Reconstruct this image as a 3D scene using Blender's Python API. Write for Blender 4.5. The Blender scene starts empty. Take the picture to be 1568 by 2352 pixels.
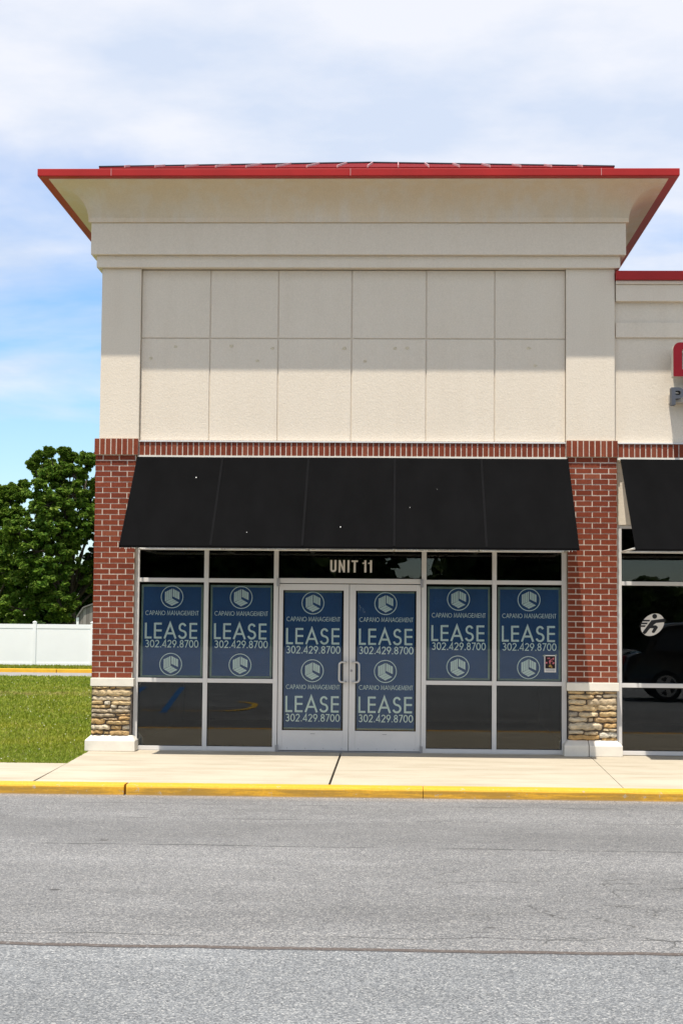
import bpy, math, random
import numpy as np
from mathutils import Vector, Matrix

S = bpy.context.scene
R = math.radians
rnd = random.Random(11)

# ------------------------------------------------------------------ camera
cam_d = bpy.data.cameras.new('camera')
cam = bpy.data.objects.new('camera', cam_d)
S.collection.objects.link(cam)
cam_d.sensor_fit = 'VERTICAL'
cam_d.sensor_height = 24.0
cam_d.lens = 24.0 * 3700.0 / 2352.0
cam_d.clip_start = 0.1
cam_d.clip_end = 2000
cr, cu, cf = (0.99940663, 0.03339044, 0.00845352), (-0.00625828, -0.06531024, 0.99784538), (-0.03387059, 0.9973062, 0.06506252)
cam.matrix_world = Matrix(((cr[0], cu[0], -cf[0], 0.0), (cr[1], cu[1], -cf[1], -20.05),
                           (cr[2], cu[2], -cf[2], 1.6706), (0, 0, 0, 1)))
S.camera = cam

# ------------------------------------------------------------------ light
SUN = Vector((-0.12, -0.327, 1.0)).normalized()
sl = bpy.data.lights.new('sun', 'SUN')
sl.energy = 4.3
sl.angle = R(0.53)
sl.color = (1.0, 0.93, 0.82)
so = bpy.data.objects.new('sun', sl)
S.collection.objects.link(so)
so.rotation_euler = SUN.to_track_quat('Z', 'Y').to_euler()
so.location = (-8, -15, 30)

W = bpy.data.worlds.new('World')
S.world = W
W.use_nodes = True
wt = W.node_tree
wt.nodes.clear()


def wn(t, **k):
    n = wt.nodes.new(t)
    for a, b in k.items():
        setattr(n, a, b)
    return n


def wm(op, a, b=None, c=None, clamp=False):
    n = wn('ShaderNodeMath', operation=op, use_clamp=clamp)
    for i, v in enumerate((a, b, c)):
        if v is None:
            continue
        if isinstance(v, (int, float)):
            n.inputs[i].default_value = v
        else:
            wt.links.new(v, n.inputs[i])
    return n.outputs[0]


sky = wn('ShaderNodeTexSky')
sky.sky_type = 'NISHITA'
sky.sun_disc = False
sky.sun_elevation = math.asin(SUN.z)
sky.sun_rotation = math.atan2(SUN.x, SUN.y)
sky.air_density = 1.2
sky.dust_density = 0.1
sky.ozone_density = 2.0
tc = wn('ShaderNodeTexCoord')
sx = wn('ShaderNodeSeparateXYZ')
wt.links.new(tc.outputs['Generated'], sx.inputs[0])
dx, dy, dz = sx.outputs
den = wm('ADD', wm('MAXIMUM', dz, 0.0), 0.10)
px = wm('DIVIDE', dx, den)
py = wm('DIVIDE', dy, den)
cb = wn('ShaderNodeCombineXYZ')
wt.links.new(px, cb.inputs[0])
wt.links.new(py, cb.inputs[1])
cb.inputs[2].default_value = 9.1
n1 = wn('ShaderNodeTexNoise')
n1.inputs['Scale'].default_value = 1.1
n1.inputs['Detail'].default_value = 7
n1.inputs['Roughness'].default_value = 0.52
n1.inputs['Distortion'].default_value = 0.3
wt.links.new(cb.outputs[0], n1.inputs['Vector'])
# cover: thick overhead, breaking up towards the horizon
cov = wm('MULTIPLY_ADD', wm('SUBTRACT', n1.outputs[0], 0.5), 3.6, wm('MULTIPLY_ADD', dz, 8.2, -1.12))
cov = wm('SMOOTH_MIN', wm('MAXIMUM', cov, 0.0), 0.95, 0.2)
n2 = wn('ShaderNodeTexNoise')
n2.inputs['Scale'].default_value = 2.3
n2.inputs['Detail'].default_value = 6
n2.inputs['Roughness'].default_value = 0.55
wt.links.new(cb.outputs[0], n2.inputs['Vector'])
cr_ = wn('ShaderNodeValToRGB')
cr_.color_ramp.elements[0].position = 0.38
cr_.color_ramp.elements[0].color = (0.535, 0.60, 0.72, 1)
cr_.color_ramp.elements[1].position = 0.60
cr_.color_ramp.elements[1].color = (0.70, 0.715, 0.765, 1)
wt.links.new(n2.outputs[0], cr_.inputs[0])
bg1 = wn('ShaderNodeBackground')
tint = wn('ShaderNodeMix', data_type='RGBA', blend_type='MULTIPLY')
tint.inputs[0].default_value = 1.0
tint.inputs[7].default_value = (0.66, 0.80, 1.0, 1)
wt.links.new(sky.outputs[0], tint.inputs[6])
wt.links.new(tint.outputs[2], bg1.inputs[0])
bg1.inputs[1].default_value = 0.135
bg2 = wn('ShaderNodeBackground')
wt.links.new(cr_.outputs[0], bg2.inputs[0])
bg2.inputs[1].default_value = 1.0
mx = wn('ShaderNodeMixShader')
wt.links.new(cov, mx.inputs[0])
wt.links.new(bg1.outputs[0], mx.inputs[1])
wt.links.new(bg2.outputs[0], mx.inputs[2])
ow = wn('ShaderNodeOutputWorld')
wt.links.new(mx.outputs[0], ow.inputs[0])

S.view_settings.view_transform = 'Standard'
S.view_settings.look = 'None'
S.view_settings.exposure = 0.41
S.view_settings.gamma = 1.0
try:
    S.cycles.use_denoising = True
    S.cycles.transparent_max_bounces = 24
    S.cycles.max_bounces = 8
    S.cycles.diffuse_bounces = 4
    S.cycles.caustics_reflective = False
    S.cycles.caustics_refractive = False
except Exception:
    pass


# ------------------------------------------------------------------ materials
class NT:
    """small helper to write node trees"""

    def __init__(self, name):
        self.m = bpy.data.materials.new(name)
        self.m.use_nodes = True
        self.t = self.m.node_tree
        self.t.nodes.clear()
        self.out = self.t.nodes.new('ShaderNodeOutputMaterial')
        self.co = self.t.nodes.new('ShaderNodeTexCoord').outputs['Object']

    def n(self, typ, ins=None, **k):
        n = self.t.nodes.new(typ)
        for a, b in k.items():
            setattr(n, a, b)
        for a, v in (ins or {}).items():
            self.put(n.inputs[a], v)
        return n

    def put(self, sock, v):
        if isinstance(v, bpy.types.NodeSocket):
            self.t.links.new(v, sock)
        else:
            if sock.type == 'RGBA' and len(v) == 3:
                v = (*v, 1)
            sock.default_value = v

    def math(self, op, a, b=0.0, c=0.0, clamp=False):
        n = self.n('ShaderNodeMath', operation=op, use_clamp=clamp)
        for i, v in enumerate((a, b, c)):
            self.put(n.inputs[i], v)
        return n.outputs[0]

    def noise(self, scale, detail=4, rough=0.5, vec=None, dist=0.0):
        return self.n('ShaderNodeTexNoise', {'Vector': vec or self.co, 'Scale': scale, 'Detail': detail,
                                             'Roughness': rough, 'Distortion': dist}).outputs[0]

    def stretch(self, v):
        return self.n('ShaderNodeMapping', {'Vector': self.co, 'Scale': v}).outputs[0]

    def ramp(self, fac, stops, interp='LINEAR'):
        r = self.n('ShaderNodeValToRGB', {'Fac': fac})
        e = r.color_ramp.elements
        r.color_ramp.interpolation = interp
        while len(e) < len(stops):
            e.new(0.5)
        for i, (p, c) in enumerate(stops):
            e[i].position = p
            e[i].color = (*c, 1) if len(c) == 3 else c
        return r.outputs[0]

    def step(self, v, a, b):
        return self.n('ShaderNodeMapRange', {'Value': v, 'From Min': a, 'From Max': b},
                      interpolation_type='SMOOTHSTEP').outputs[0]

    def mix(self, f, a, b, mode='MIX'):
        n = self.n('ShaderNodeMix', data_type='RGBA', blend_type=mode)
        self.put(n.inputs[0], f)
        self.put(n.inputs[6], a)
        self.put(n.inputs[7], b)
        return n.outputs[2]

    def bump(self, h, strength, dist):
        return self.n('ShaderNodeBump', {'Height': h, 'Strength': strength, 'Distance': dist}).outputs[0]

    def bsdf(self, col, rough=0.7, spec=0.3, metal=0.0, normal=None, **k):
        b = self.n('ShaderNodeBsdfPrincipled', {'Base Color': col, 'Roughness': rough, 'Metallic': metal,
                                               'Specular IOR Level': spec})
        if normal is not None:
            self.put(b.inputs['Normal'], normal)
        for a, v in k.items():
            self.put(b.inputs[a.replace('_', ' ')], v)
        return b.outputs[0]

    def end(self, s):
        self.t.links.new(s, self.out.inputs[0])
        return self.m


def g3(v):
    return (v, v, v)


def mottled(name, c, var=0.08, scale=6, rough=0.7, spec=0.3, metal=0.0, bumps=None):
    t = NT(name)
    f = t.noise(scale, 5, 0.6)
    lo = tuple(x * (1 - var) for x in c)
    hi = tuple(min(1, x * (1 + var)) for x in c)
    col = t.ramp(f, [(0.3, lo), (0.7, hi)])
    nm = t.bump(t.noise(bumps[0], 4, 0.6), bumps[1], bumps[2]) if bumps else None
    return t.end(t.bsdf(col, rough, spec, metal, nm))


def m_stucco(name='stucco', tone=(1, 1, 1)):
    t = NT(name)
    big = t.noise(0.9, 4, 0.6)
    streak = t.noise(1.0, 4, 0.6, t.stretch((5.0, 5.0, 0.5)))
    fine = t.noise(60, 3, 0.65)
    f = t.math('ADD', t.math('MULTIPLY', big, 0.5), t.math('MULTIPLY', streak, 0.5))
    col = t.ramp(f, [(0.33, (0.67, 0.585, 0.475)), (0.5, (0.715, 0.635, 0.525)), (0.68, (0.75, 0.67, 0.56))])
    col = t.mix(0.5, col, t.ramp(fine, [(0.35, (0.64, 0.565, 0.46)), (0.65, (0.76, 0.675, 0.565))]))
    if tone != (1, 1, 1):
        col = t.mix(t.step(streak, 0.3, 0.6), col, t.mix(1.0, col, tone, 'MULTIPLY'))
    nm = t.bump(t.math('ADD', t.noise(42, 4, 0.7), t.math('MULTIPLY', t.noise(17, 3, 0.6), 0.5)), 0.45, 0.008)
    return t.end(t.bsdf(col, 0.92, 0.15, 0, nm))


def m_brick(name, stops):
    t = NT(name)
    r = t.n('ShaderNodeNewGeometry').outputs['Random Per Island']
    col = t.ramp(r, stops)
    n = t.noise(28, 5, 0.65)
    col = t.mix(0.75, col, t.mix(n, (0.5, 0.5, 0.5), (1.35, 1.3, 1.25)), 'MULTIPLY')
    return t.end(t.bsdf(col, 0.85, 0.2, 0, t.bump(t.noise(70, 4, 0.7), 0.6, 0.004)))


def m_stone():
    t = NT('ledge_stone')
    r = t.n('ShaderNodeNewGeometry').outputs['Random Per Island']
    col = t.ramp(r, [(0.0, (0.52, 0.39, 0.21)), (0.2, (0.56, 0.36, 0.155)), (0.38, (0.40, 0.345, 0.27)),
                     (0.55, (0.64, 0.46, 0.23)), (0.72, (0.60, 0.555, 0.46)), (0.86, (0.66, 0.52, 0.32)),
                     (1.0, (0.55, 0.34, 0.13))])
    n = t.noise(9, 6, 0.65, t.stretch((1, 1, 2.6)))
    n2 = t.noise(40, 4, 0.6)
    col = t.mix(0.9, col, t.ramp(n, [(0.3, g3(0.62)), (0.5, g3(1.0)), (0.72, (1.4, 1.34, 1.25))]), 'MULTIPLY')
    return t.end(t.bsdf(col, 0.9, 0.2, 0, t.bump(t.math('ADD', n2, t.math('MULTIPLY', n, 2.0)), 0.8, 0.012)))


def m_glass(name, tint):
    t = NT(name)
    fr = t.n('ShaderNodeFresnel', {'IOR': 1.42}).outputs[0]
    wv = t.bump(t.noise(1.6, 2, 0.5), 0.012, 0.02)
    gl = t.n('ShaderNodeBsdfGlossy', {'Color': (1, 1, 1, 1), 'Roughness': 0.0, 'Normal': wv}).outputs[0]
    tr = t.n('ShaderNodeBsdfTransparent', {'Color': (*tint, 1)}).outputs[0]
    ms = t.n('ShaderNodeMixShader')
    t.put(ms.inputs[0], fr)
    t.put(ms.inputs[1], tr)
    t.put(ms.inputs[2], gl)
    return t.end(ms.outputs[0])


def m_asphalt():
    t = NT('asphalt')
    sp = t.n('ShaderNodeSeparateXYZ', {'Vector': t.co})
    x, y = sp.outputs[0], sp.outputs[1]
    vo = t.n('ShaderNodeTexVoronoi', {'Vector': t.co, 'Scale': 118.0, 'Randomness': 1.0}, feature='F1')
    chip = t.n('ShaderNodeSeparateColor', {'Color': vo.outputs['Color']}).outputs
    agg = t.ramp(chip[0], [(0.0, (0.085, 0.086, 0.089)), (0.3, (0.148, 0.15, 0.155)), (0.62, (0.188, 0.190, 0.194)),
                           (0.84, (0.255, 0.254, 0.25)), (1.0, (0.39, 0.375, 0.355))])
    vo2 = t.n('ShaderNodeTexVoronoi', {'Vector': t.co, 'Scale': 52.0, 'Randomness': 1.0}, feature='F1')
    chip2 = t.n('ShaderNodeSeparateColor', {'Color': vo2.outputs['Color']}).outputs
    agg = t.mix(0.2, agg, t.ramp(chip2[1], [(0.0, g3(0.62)), (0.5, g3(1.0)), (1.0, (1.36, 1.34, 1.3))]), 'MULTIPLY')
    big = t.noise(0.55, 5, 0.6, t.stretch((0.6, 1.3, 1)))
    mid = t.noise(4.0, 5, 0.65, t.stretch((0.5, 1.2, 1)))
    col = t.mix(0.85, agg, t.ramp(big, [(0.3, g3(0.80)), (0.7, g3(1.16))]), 'MULTIPLY')
    col = t.mix(0.7, col, t.ramp(mid, [(0.3, g3(0.84)), (0.7, g3(1.14))]), 'MULTIPLY')
    # wheel-worn dark bands along the drive lane
    wob = t.math('MULTIPLY_ADD', t.math('SUBTRACT', t.noise(0.9, 3, 0.6), 0.5), 0.6, y)

    def band(c, w, soft):
        d = t.math('ABSOLUTE', t.math('SUBTRACT', wob, c))
        return t.math('SUBTRACT', 1.0, t.step(d, w, w + soft))
    dark = t.math('MAXIMUM', t.math('MULTIPLY', band(-6.7, 0.45, 0.5), 0.9), t.math('MULTIPLY', band(-4.7, 0.3, 0.5), 0.35))
    dark = t.math('MAXIMUM', dark, t.math('MULTIPLY', band(-9.7, 0.5, 0.8), 0.5))
    col = t.mix(t.math('MULTIPLY', dark, 0.30), col, (0.10, 0.10, 0.10))
    # newer, lighter strip on the camera side of the cold joint
    yj = t.math('ADD', t.math('MULTIPLY', t.math('SUBTRACT', t.noise(1.1, 3, 0.6, t.stretch((1, 0, 0))), 0.5), 0.16),
                t.math('MULTIPLY_ADD', x, -0.008, -11.34))
    d = t.math('SUBTRACT', y, yj)
    near = t.math('SUBTRACT', 1.0, t.step(d, -0.03, 0.03))
    col = t.mix(t.math('MULTIPLY', near, 0.75), col, t.mix(1.0, col, (1.0, 1.05, 1.09), 'MULTIPLY'))
    grit = t.math('MULTIPLY', t.step(t.math('MULTIPLY_ADD', mid, 0.25, y), -4.36, -4.0), 0.6)
    col = t.mix(grit, col, t.mix(1.0, agg, (1.45, 1.28, 1.12), 'MULTIPLY'))
    # cracks
    fine = t.noise(30, 3, 0.6)

    def line(dist, w, amt, c, broken=None):
        nonlocal col
        m = t.math('SUBTRACT', 1.0, t.step(t.math('ABSOLUTE', dist), w * 0.55, w))
        if broken is not None:
            m = t.math('MULTIPLY', m, broken)
        m = t.math('MULTIPLY', m, t.math('MULTIPLY', t.step(fine, 0.25, 0.45), amt))
        col = t.mix(m, col, c)
    line(t.math('ADD', d, -0.022), 0.050, 0.8, (0.085, 0.062, 0.050))
    line(t.math('ADD', d, 0.012), 0.016, 0.7, (0.03, 0.03, 0.033))

    def wig(c, slope, amp, sc, seed):
        m = t.n('ShaderNodeMapping', {'Vector': t.co, 'Scale': (1, 0, 0), 'Location': (seed, 0, 0)}).outputs[0]
        w = t.math('MULTIPLY', t.math('SUBTRACT', t.noise(sc, 4, 0.6, m), 0.5), amp)
        return t.math('SUBTRACT', y, t.math('ADD', w, t.math('MULTIPLY_ADD', x, slope, c)))

    def gap(sc, a, b, seed):
        m = t.n('ShaderNodeMapping', {'Vector': t.co, 'Scale': (1, 0, 0), 'Location': (seed, 0, 0)}).outputs[0]
        return t.step(t.noise(sc, 3, 0.6, m), a, b)
    line(wig(-7.50, -0.01, 0.16, 1.0, 3), 0.030, 0.75, (0.05, 0.05, 0.05), gap(1.3, 0.40, 0.55, 8))
    line(wig(-5.85, -0.01, 0.22, 1.3, 13), 0.040, 0.5, (0.06, 0.06, 0.06), gap(1.1, 0.45, 0.6, 18))
    line(wig(-4.75, 0.0, 0.25, 1.1, 23), 0.045, 0.5, (0.06, 0.06, 0.06), gap(1.2, 0.42, 0.6, 28))
    line(wig(-10.98, 0.01, 0.42, 1.2, 33), 0.014, 0.75, (0.045, 0.045, 0.045), gap(0.9, 0.42, 0.52, 38))
    # alligator cracking right of the middle
    dv = t.n('ShaderNodeTexVoronoi', {'Vector': t.n('ShaderNodeVectorMath', {0: t.stretch((1.1, 1.1, 1)), 1: t.n(
        'ShaderNodeVectorMath', {0: t.n('ShaderNodeTexNoise', {'Vector': t.co, 'Scale': 3.0, 'Detail': 4}).outputs[1],
                                 'Scale': 0.6}, operation='SCALE').outputs[0]}, operation='ADD').outputs[0],
        'Scale': 1.25}, feature='DISTANCE_TO_EDGE').outputs[0]
    reg = t.math('MULTIPLY', t.step(x, 0.05, 0.5), t.math('MULTIPLY', t.math('SUBTRACT', 1.0, t.step(y, -8.6, -8.0)),
                                                       t.step(y, -11.3, -11.0)))
    reg = t.math('MULTIPLY', reg, t.step(t.noise(2.2, 3, 0.6), 0.46, 0.6))
    line(dv, 0.018, 0.7, (0.05, 0.05, 0.048), reg)
    # the odd oil drop
    ov = t.n('ShaderNodeTexVoronoi', {'Vector': t.stretch((1, 1, 0)), 'Scale': 0.9}, feature='F1').outputs['Distance']
    col = t.mix(t.math('MULTIPLY', t.math('SUBTRACT', 1.0, t.step(ov, 0.02, 0.045)), 0.75), col, (0.05, 0.047, 0.045))
    h = t.math('ADD', t.math('MULTIPLY', vo.outputs['Distance'], 1.0), t.math('MULTIPLY', chip[0], 0.4))
    return t.end(t.bsdf(col, 0.85, 0.25, 0, t.bump(h, 0.3, 0.004)))


def m_concrete():
    t = NT('sidewalk_concrete')
    big = t.noise(0.8, 5, 0.6)
    fine = t.noise(60, 4, 0.7)
    st = t.noise(1.3, 6, 0.65, t.stretch((0.7, 2.5, 1)))
    col = t.ramp(big, [(0.3, (0.44, 0.39, 0.305)), (0.7, (0.51, 0.455, 0.36))])
    col = t.mix(0.6, col, t.ramp(fine, [(0.3, g3(0.86)), (0.7, g3(1.1))]), 'MULTIPLY')
    col = t.mix(0.8, col, t.ramp(st, [(0.32, (0.80, 0.77, 0.72)), (0.55, g3(1.03))]), 'MULTIPLY')
    return t.end(t.bsdf(col, 0.9, 0.2, 0, t.bump(fine, 0.25, 0.004)))


def m_yellow():
    t = NT('yellow_kerb_paint')
    sp = t.n('ShaderNodeSeparateXYZ', {'Vector': t.co})
    n = t.noise(2.2, 6, 0.7, t.stretch((0.6, 3, 5)))
    f = t.noise(34, 4, 0.7)
    c = t.ramp(f, [(0.3, (0.63, 0.325, 0.022)), (0.7, (0.75, 0.41, 0.036))])
    # scuffed tyre height of the face
    zz = t.math('MULTIPLY', t.math('SUBTRACT', 1.0, t.step(sp.outputs[2], -0.04, -0.018)), 1.0)
    worn = t.math('MULTIPLY', zz, t.step(n, 0.36, 0.56))
    c = t.mix(t.math('MULTIPLY', worn, 0.7), c, (0.25, 0.155, 0.04))
    chip = t.step(t.noise(11, 5, 0.75), 0.59, 0.65)
    c = t.mix(t.math('MULTIPLY', chip, 0.7), c, (0.40, 0.36, 0.29))
    low = t.math('SUBTRACT', 1.0, t.step(t.math('ADD', sp.outputs[2], t.math('MULTIPLY', f, 0.02)), -0.088, -0.076))
    c = t.mix(t.math('MULTIPLY', low, 0.6), c, (0.36, 0.27, 0.17))
    return t.end(t.bsdf(c, 0.7, 0.3, 0, t.bump(f, 0.4, 0.004)))


def m_lawn(name, blade):
    t = NT(name)
    sp = t.n('ShaderNodeSeparateXYZ', {'Vector': t.co})
    y = sp.outputs[1]
    a = t.noise(0.35, 5, 0.65)
    b = t.noise(2.2, 5, 0.65)
    if blade:
        r = t.n('ShaderNodeNewGeometry').outputs['Random Per Island']
        col = t.ramp(r, [(0.0, (0.13, 0.18, 0.010)), (0.35, (0.225, 0.28, 0.018)), (0.7, (0.30, 0.335, 0.03)),
                         (0.93, (0.29, 0.32, 0.06)), (1.0, (0.42, 0.36, 0.14))])
    else:
        col = t.ramp(t.noise(18, 4, 0.7), [(0.3, (0.07, 0.105, 0.012)), (0.7, (0.125, 0.155, 0.02))])
    col = t.mix(0.8, col, t.ramp(a, [(0.3, (0.68, 0.86, 0.7)), (0.5, (1.0, 1.0, 1.0)), (0.7, (1.36, 1.16, 1.2))]), 'MULTIPLY')
    wob = t.math('MULTIPLY_ADD', t.math('SUBTRACT', t.noise(0.6, 3, 0.6), 0.5), 3.0, y)
    d = t.math('ABSOLUTE', t.math('SUBTRACT', wob, 17.5))
    dry = t.math('MULTIPLY', t.math('SUBTRACT', 1.0, t.step(d, 0.5, 1.7)), t.step(b, 0.38, 0.58))
    dry = t.math('MAXIMUM', dry, t.math('MULTIPLY', t.step(t.noise(0.8, 4, 0.6), 0.62, 0.72), 0.5))
    col = t.mix(t.math('MULTIPLY', dry, 0.75), col, (0.36, 0.30, 0.12))
    if blade:
        dif = t.bsdf(col, 0.6, 0.25)
        trn = t.n('ShaderNodeBsdfTranslucent', {'Color': col}).outputs[0]
        ms = t.n('ShaderNodeMixShader', {0: 0.3, 1: dif, 2: trn})
        return t.end(ms.outputs[0])
    return t.end(t.bsdf(col, 0.95, 0.1))


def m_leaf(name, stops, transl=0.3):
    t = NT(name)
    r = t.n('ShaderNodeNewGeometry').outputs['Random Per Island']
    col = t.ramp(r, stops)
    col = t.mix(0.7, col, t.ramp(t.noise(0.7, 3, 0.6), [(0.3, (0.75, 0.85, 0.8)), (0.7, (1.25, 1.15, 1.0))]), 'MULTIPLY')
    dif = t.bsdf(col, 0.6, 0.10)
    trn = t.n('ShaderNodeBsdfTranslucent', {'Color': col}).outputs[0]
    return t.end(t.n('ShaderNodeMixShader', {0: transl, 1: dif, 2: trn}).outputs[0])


def m_awning():
    t = NT('black_awning_fabric')
    w = t.noise(160, 2, 0.5)
    b = t.noise(1.6, 4, 0.6, t.stretch((2.0, 1, 0.4)))
    c = t.mix(0.5, t.ramp(b, [(0.3, (0.0046, 0.0046, 0.0052)), (0.7, (0.0078, 0.0078, 0.0087))]),
              t.ramp(w, [(0.3, g3(0.0026)), (0.7, g3(0.0052))]))
    sep = t.n('ShaderNodeSeparateXYZ', {'Vector': t.co}).outputs
    sp = 0.0
    for qx, qz, qr in ((-1.90, -0.28, .012), (-0.10, -0.915, .011), (-1.2, -0.99, .007), (0.72, -0.66, .006), (1.05, -0.42, .005)):
        dd = t.math('SQRT', t.math('ADD', t.math('POWER', t.math('SUBTRACT', sep[0], qx), 2.0), t.math('POWER', t.math('SUBTRACT', sep[2], qz), 2.0)))
        sp = t.math('MAXIMUM', sp, t.math('SUBTRACT', 1.0, t.step(dd, qr * .4, qr * .75)))
    c = t.mix(sp, c, (0.6, 0.6, 0.58))
    return t.end(t.bsdf(c, 0.95, 0.03, 0, t.bump(w, 0.3, 0.002)))


def m_boards():
    t = NT('weathered_boards')
    sp = t.n('ShaderNodeSeparateXYZ', {'Vector': t.co})
    k = t.math('FLOOR', t.math('MULTIPLY', sp.outputs[0], 7.5))
    wn_ = t.n('ShaderNodeTexWhiteNoise', noise_dimensions='1D')
    t.put(wn_.inputs['W'], k)
    fr = t.math('FRACT', t.math('MULTIPLY', sp.outputs[0], 7.5))
    c = t.ramp(wn_.outputs[0], [(0.0, (0.17, 0.15, 0.135)), (1.0, (0.30, 0.275, 0.25))])
    c = t.mix(0.6, c, t.ramp(t.noise(6, 5, 0.7, t.stretch((6, 6, 0.6))), [(0.3, g3(0.7)), (0.7, g3(1.2))]), 'MULTIPLY')
    c = t.mix(t.math('SUBTRACT', 1.0, t.step(fr, 0.03, 0.09)), c, (0.05, 0.045, 0.04))
    return t.end(t.bsdf(c, 0.9, 0.15))


M = {}
M['stucco'] = m_stucco()
M['cove'] = m_stucco('water_stained_stucco', (0.97, 0.915, 0.82))  # tan tint paints the warm ground bounce into the cove colour
M['red'] = mottled('red_metal', (0.36, 0.014, 0.012), 0.14, 1.3, 0.45, 0.3)
M['red_roof'] = mottled('red_roof_sheet', (0.17, 0.007, 0.009), 0.08, 2.0, 0.75, 0.08)
M['hip_cap'] = mottled('dark_ridge_metal', (0.02, 0.02, 0.028), 0.1, 4, 0.5, 0.4)
M['seam_edge'] = mottled('pale_red_seam_metal', (0.52, 0.24, 0.23), 0.08, 4, 0.35, 0.5)  # sun glint on the roof seams put into the colour; fascia joints share it
M['brick'] = m_brick('red_brick', [(0.0, (0.155, 0.033, 0.017)), (0.3, (0.195, 0.044, 0.021)), (0.6, (0.215, 0.051, 0.025)),
                                   (0.85, (0.18, 0.038, 0.02)), (1.0, (0.245, 0.072, 0.038))])
M['mortar'] = mottled('pale_mortar', (0.60, 0.51, 0.435), 0.14, 30, 0.95, 0.1)
M['stone'] = m_stone()
M['stone_gap'] = mottled('grey_stone_joint', (0.12, 0.10, 0.085), 0.3, 20, 0.95, 0.1)
M['cast'] = mottled('cast_stone', (0.74, 0.70, 0.62), 0.07, 5, 0.9, 0.2, 0, (60, 0.3, 0.004))
M['alu'] = mottled('satin_aluminium', (0.66, 0.645, 0.63), 0.04, 3, 0.42, 0.5, 0.0)
M['alu_dark'] = mottled('dull_aluminium', (0.34, 0.335, 0.34), 0.08, 6, 0.45, 0.5, 0.3)
M['steel'] = mottled('brushed_steel', (0.62, 0.61, 0.60), 0.05, 5, 0.3, 0.5, 0.6)
M['gasket'] = mottled('black_gasket', (0.018, 0.018, 0.02), 0.1, 9, 0.6, 0.3)
M['glass'] = m_glass('tinted_glass', (0.962, 0.985, 0.978))
M['interior'] = mottled('dark_interior', (0.022, 0.022, 0.022), 0.2, 2, 0.9, 0.1)
M['awning'] = m_awning()
M['seam_cloth'] = mottled('awning_seam_cloth', (0.0078, 0.0078, 0.0085), 0.1, 9, 0.9, 0.03)
M['tube'] = mottled('galvanised_tube', (0.72, 0.71, 0.67), 0.06, 8, 0.45, 0.4, 0.0)
M['poster_blue'] = mottled('poster_blue', (0.003, 0.060, 0.200), 0.14, 2.2, 0.35, 0.45, 0, (5, 0.25, 0.02))
M['poster_edge'] = mottled('poster_border', (0.23, 0.30, 0.25), 0.14, 9, 0.5, 0.35)
M['mint'] = mottled('mint_lettering', (0.83, 0.95, 0.90), 0.04, 4, 0.5, 0.35)
M['white_vinyl'] = mottled('white_lettering', (0.74, 0.70, 0.64), 0.04, 8, 0.5, 0.4)
M['fence'] = mottled('white_fence_vinyl', (0.88, 0.885, 0.885), 0.02, 1.5, 0.45, 0.4)
M['red_letter'] = mottled('red_sign_face', (0.20, 0.006, 0.013), 0.06, 5, 0.5, 0.2)
M['grey_letter'] = mottled('grey_sign_face', (0.085, 0.092, 0.11), 0.06, 5, 0.5, 0.25)
M['letter_side'] = mottled('letter_return', (0.50, 0.46, 0.40), 0.06, 5, 0.5, 0.4)
M['asphalt'] = m_asphalt()
M['concrete'] = m_concrete()
M['joint'] = mottled('joint_shadow', (0.045, 0.04, 0.035), 0.2, 12, 0.95, 0.1)  # dark base below the open slab joints
M['yellow'] = m_yellow()
M['yellow_plain'] = mottled('yellow_paint', (0.74, 0.41, 0.035), 0.10, 5, 0.7, 0.3)
M['lawn'] = m_lawn('lawn_soil', False)
M['blade'] = m_lawn('grass_blades', True)
M['clover'] = mottled('clover_heads', (0.72, 0.72, 0.60), 0.1, 30, 0.8, 0.2)
M['farroad'] = mottled('pale_asphalt', (0.27, 0.265, 0.26), 0.15, 3, 0.9, 0.2)
M['leaf'] = m_leaf('maple_leaves', [(0.0, (0.036, 0.088, 0.010)), (0.35, (0.074, 0.145, 0.014)), (0.75, (0.125, 0.205, 0.022)),
                                    (1.0, (0.21, 0.28, 0.055))], 0.28)
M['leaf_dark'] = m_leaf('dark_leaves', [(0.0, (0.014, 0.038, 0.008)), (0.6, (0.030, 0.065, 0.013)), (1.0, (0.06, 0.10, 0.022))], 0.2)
M['bark'] = mottled('bark', (0.085, 0.068, 0.052), 0.3, 8, 0.95, 0.1, 0, (20, 0.6, 0.03))
M['boards'] = m_boards()
M['shed_roof'] = mottled('shed_shingles', (0.16, 0.15, 0.14), 0.2, 12, 0.9, 0.1)
M['blue_mark'] = mottled('blue_road_paint', (0.03, 0.16, 0.42), 0.2, 8, 0.8, 0.2)
M['yellow_mark'] = mottled('yellow_road_paint', (0.68, 0.42, 0.05), 0.2, 8, 0.8, 0.2)
M['car_black'] = mottled('black_car_paint', (0.010, 0.011, 0.013), 0.05, 3, 0.12, 0.5)
M['car_silver'] = mottled('silver_car_paint', (0.55, 0.56, 0.57), 0.04, 3, 0.22, 0.5, 0.4)
M['car_glass'] = mottled('car_glass', (0.008, 0.009, 0.010), 0.05, 3, 0.05, 0.5)
M['rubber'] = mottled('tyre_rubber', (0.012, 0.012, 0.012), 0.1, 8, 0.8, 0.2)
M['tail'] = mottled('red_lens', (0.30, 0.006, 0.006), 0.05, 4, 0.2, 0.5)
M['flyer_white'] = mottled('flyer_paper', (0.80, 0.79, 0.77), 0.03, 9, 0.6, 0.2)
M['flyer_dark'] = mottled('flyer_print_dark', (0.02, 0.012, 0.016), 0.2, 9, 0.6, 0.2)
M['flyer_pink'] = mottled('flyer_print_pink', (0.55, 0.16, 0.19), 0.4, 60, 0.6, 0.2)
M['flyer_gold'] = mottled('flyer_print_gold', (0.42, 0.26, 0.07), 0.4, 60, 0.6, 0.2)
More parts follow.
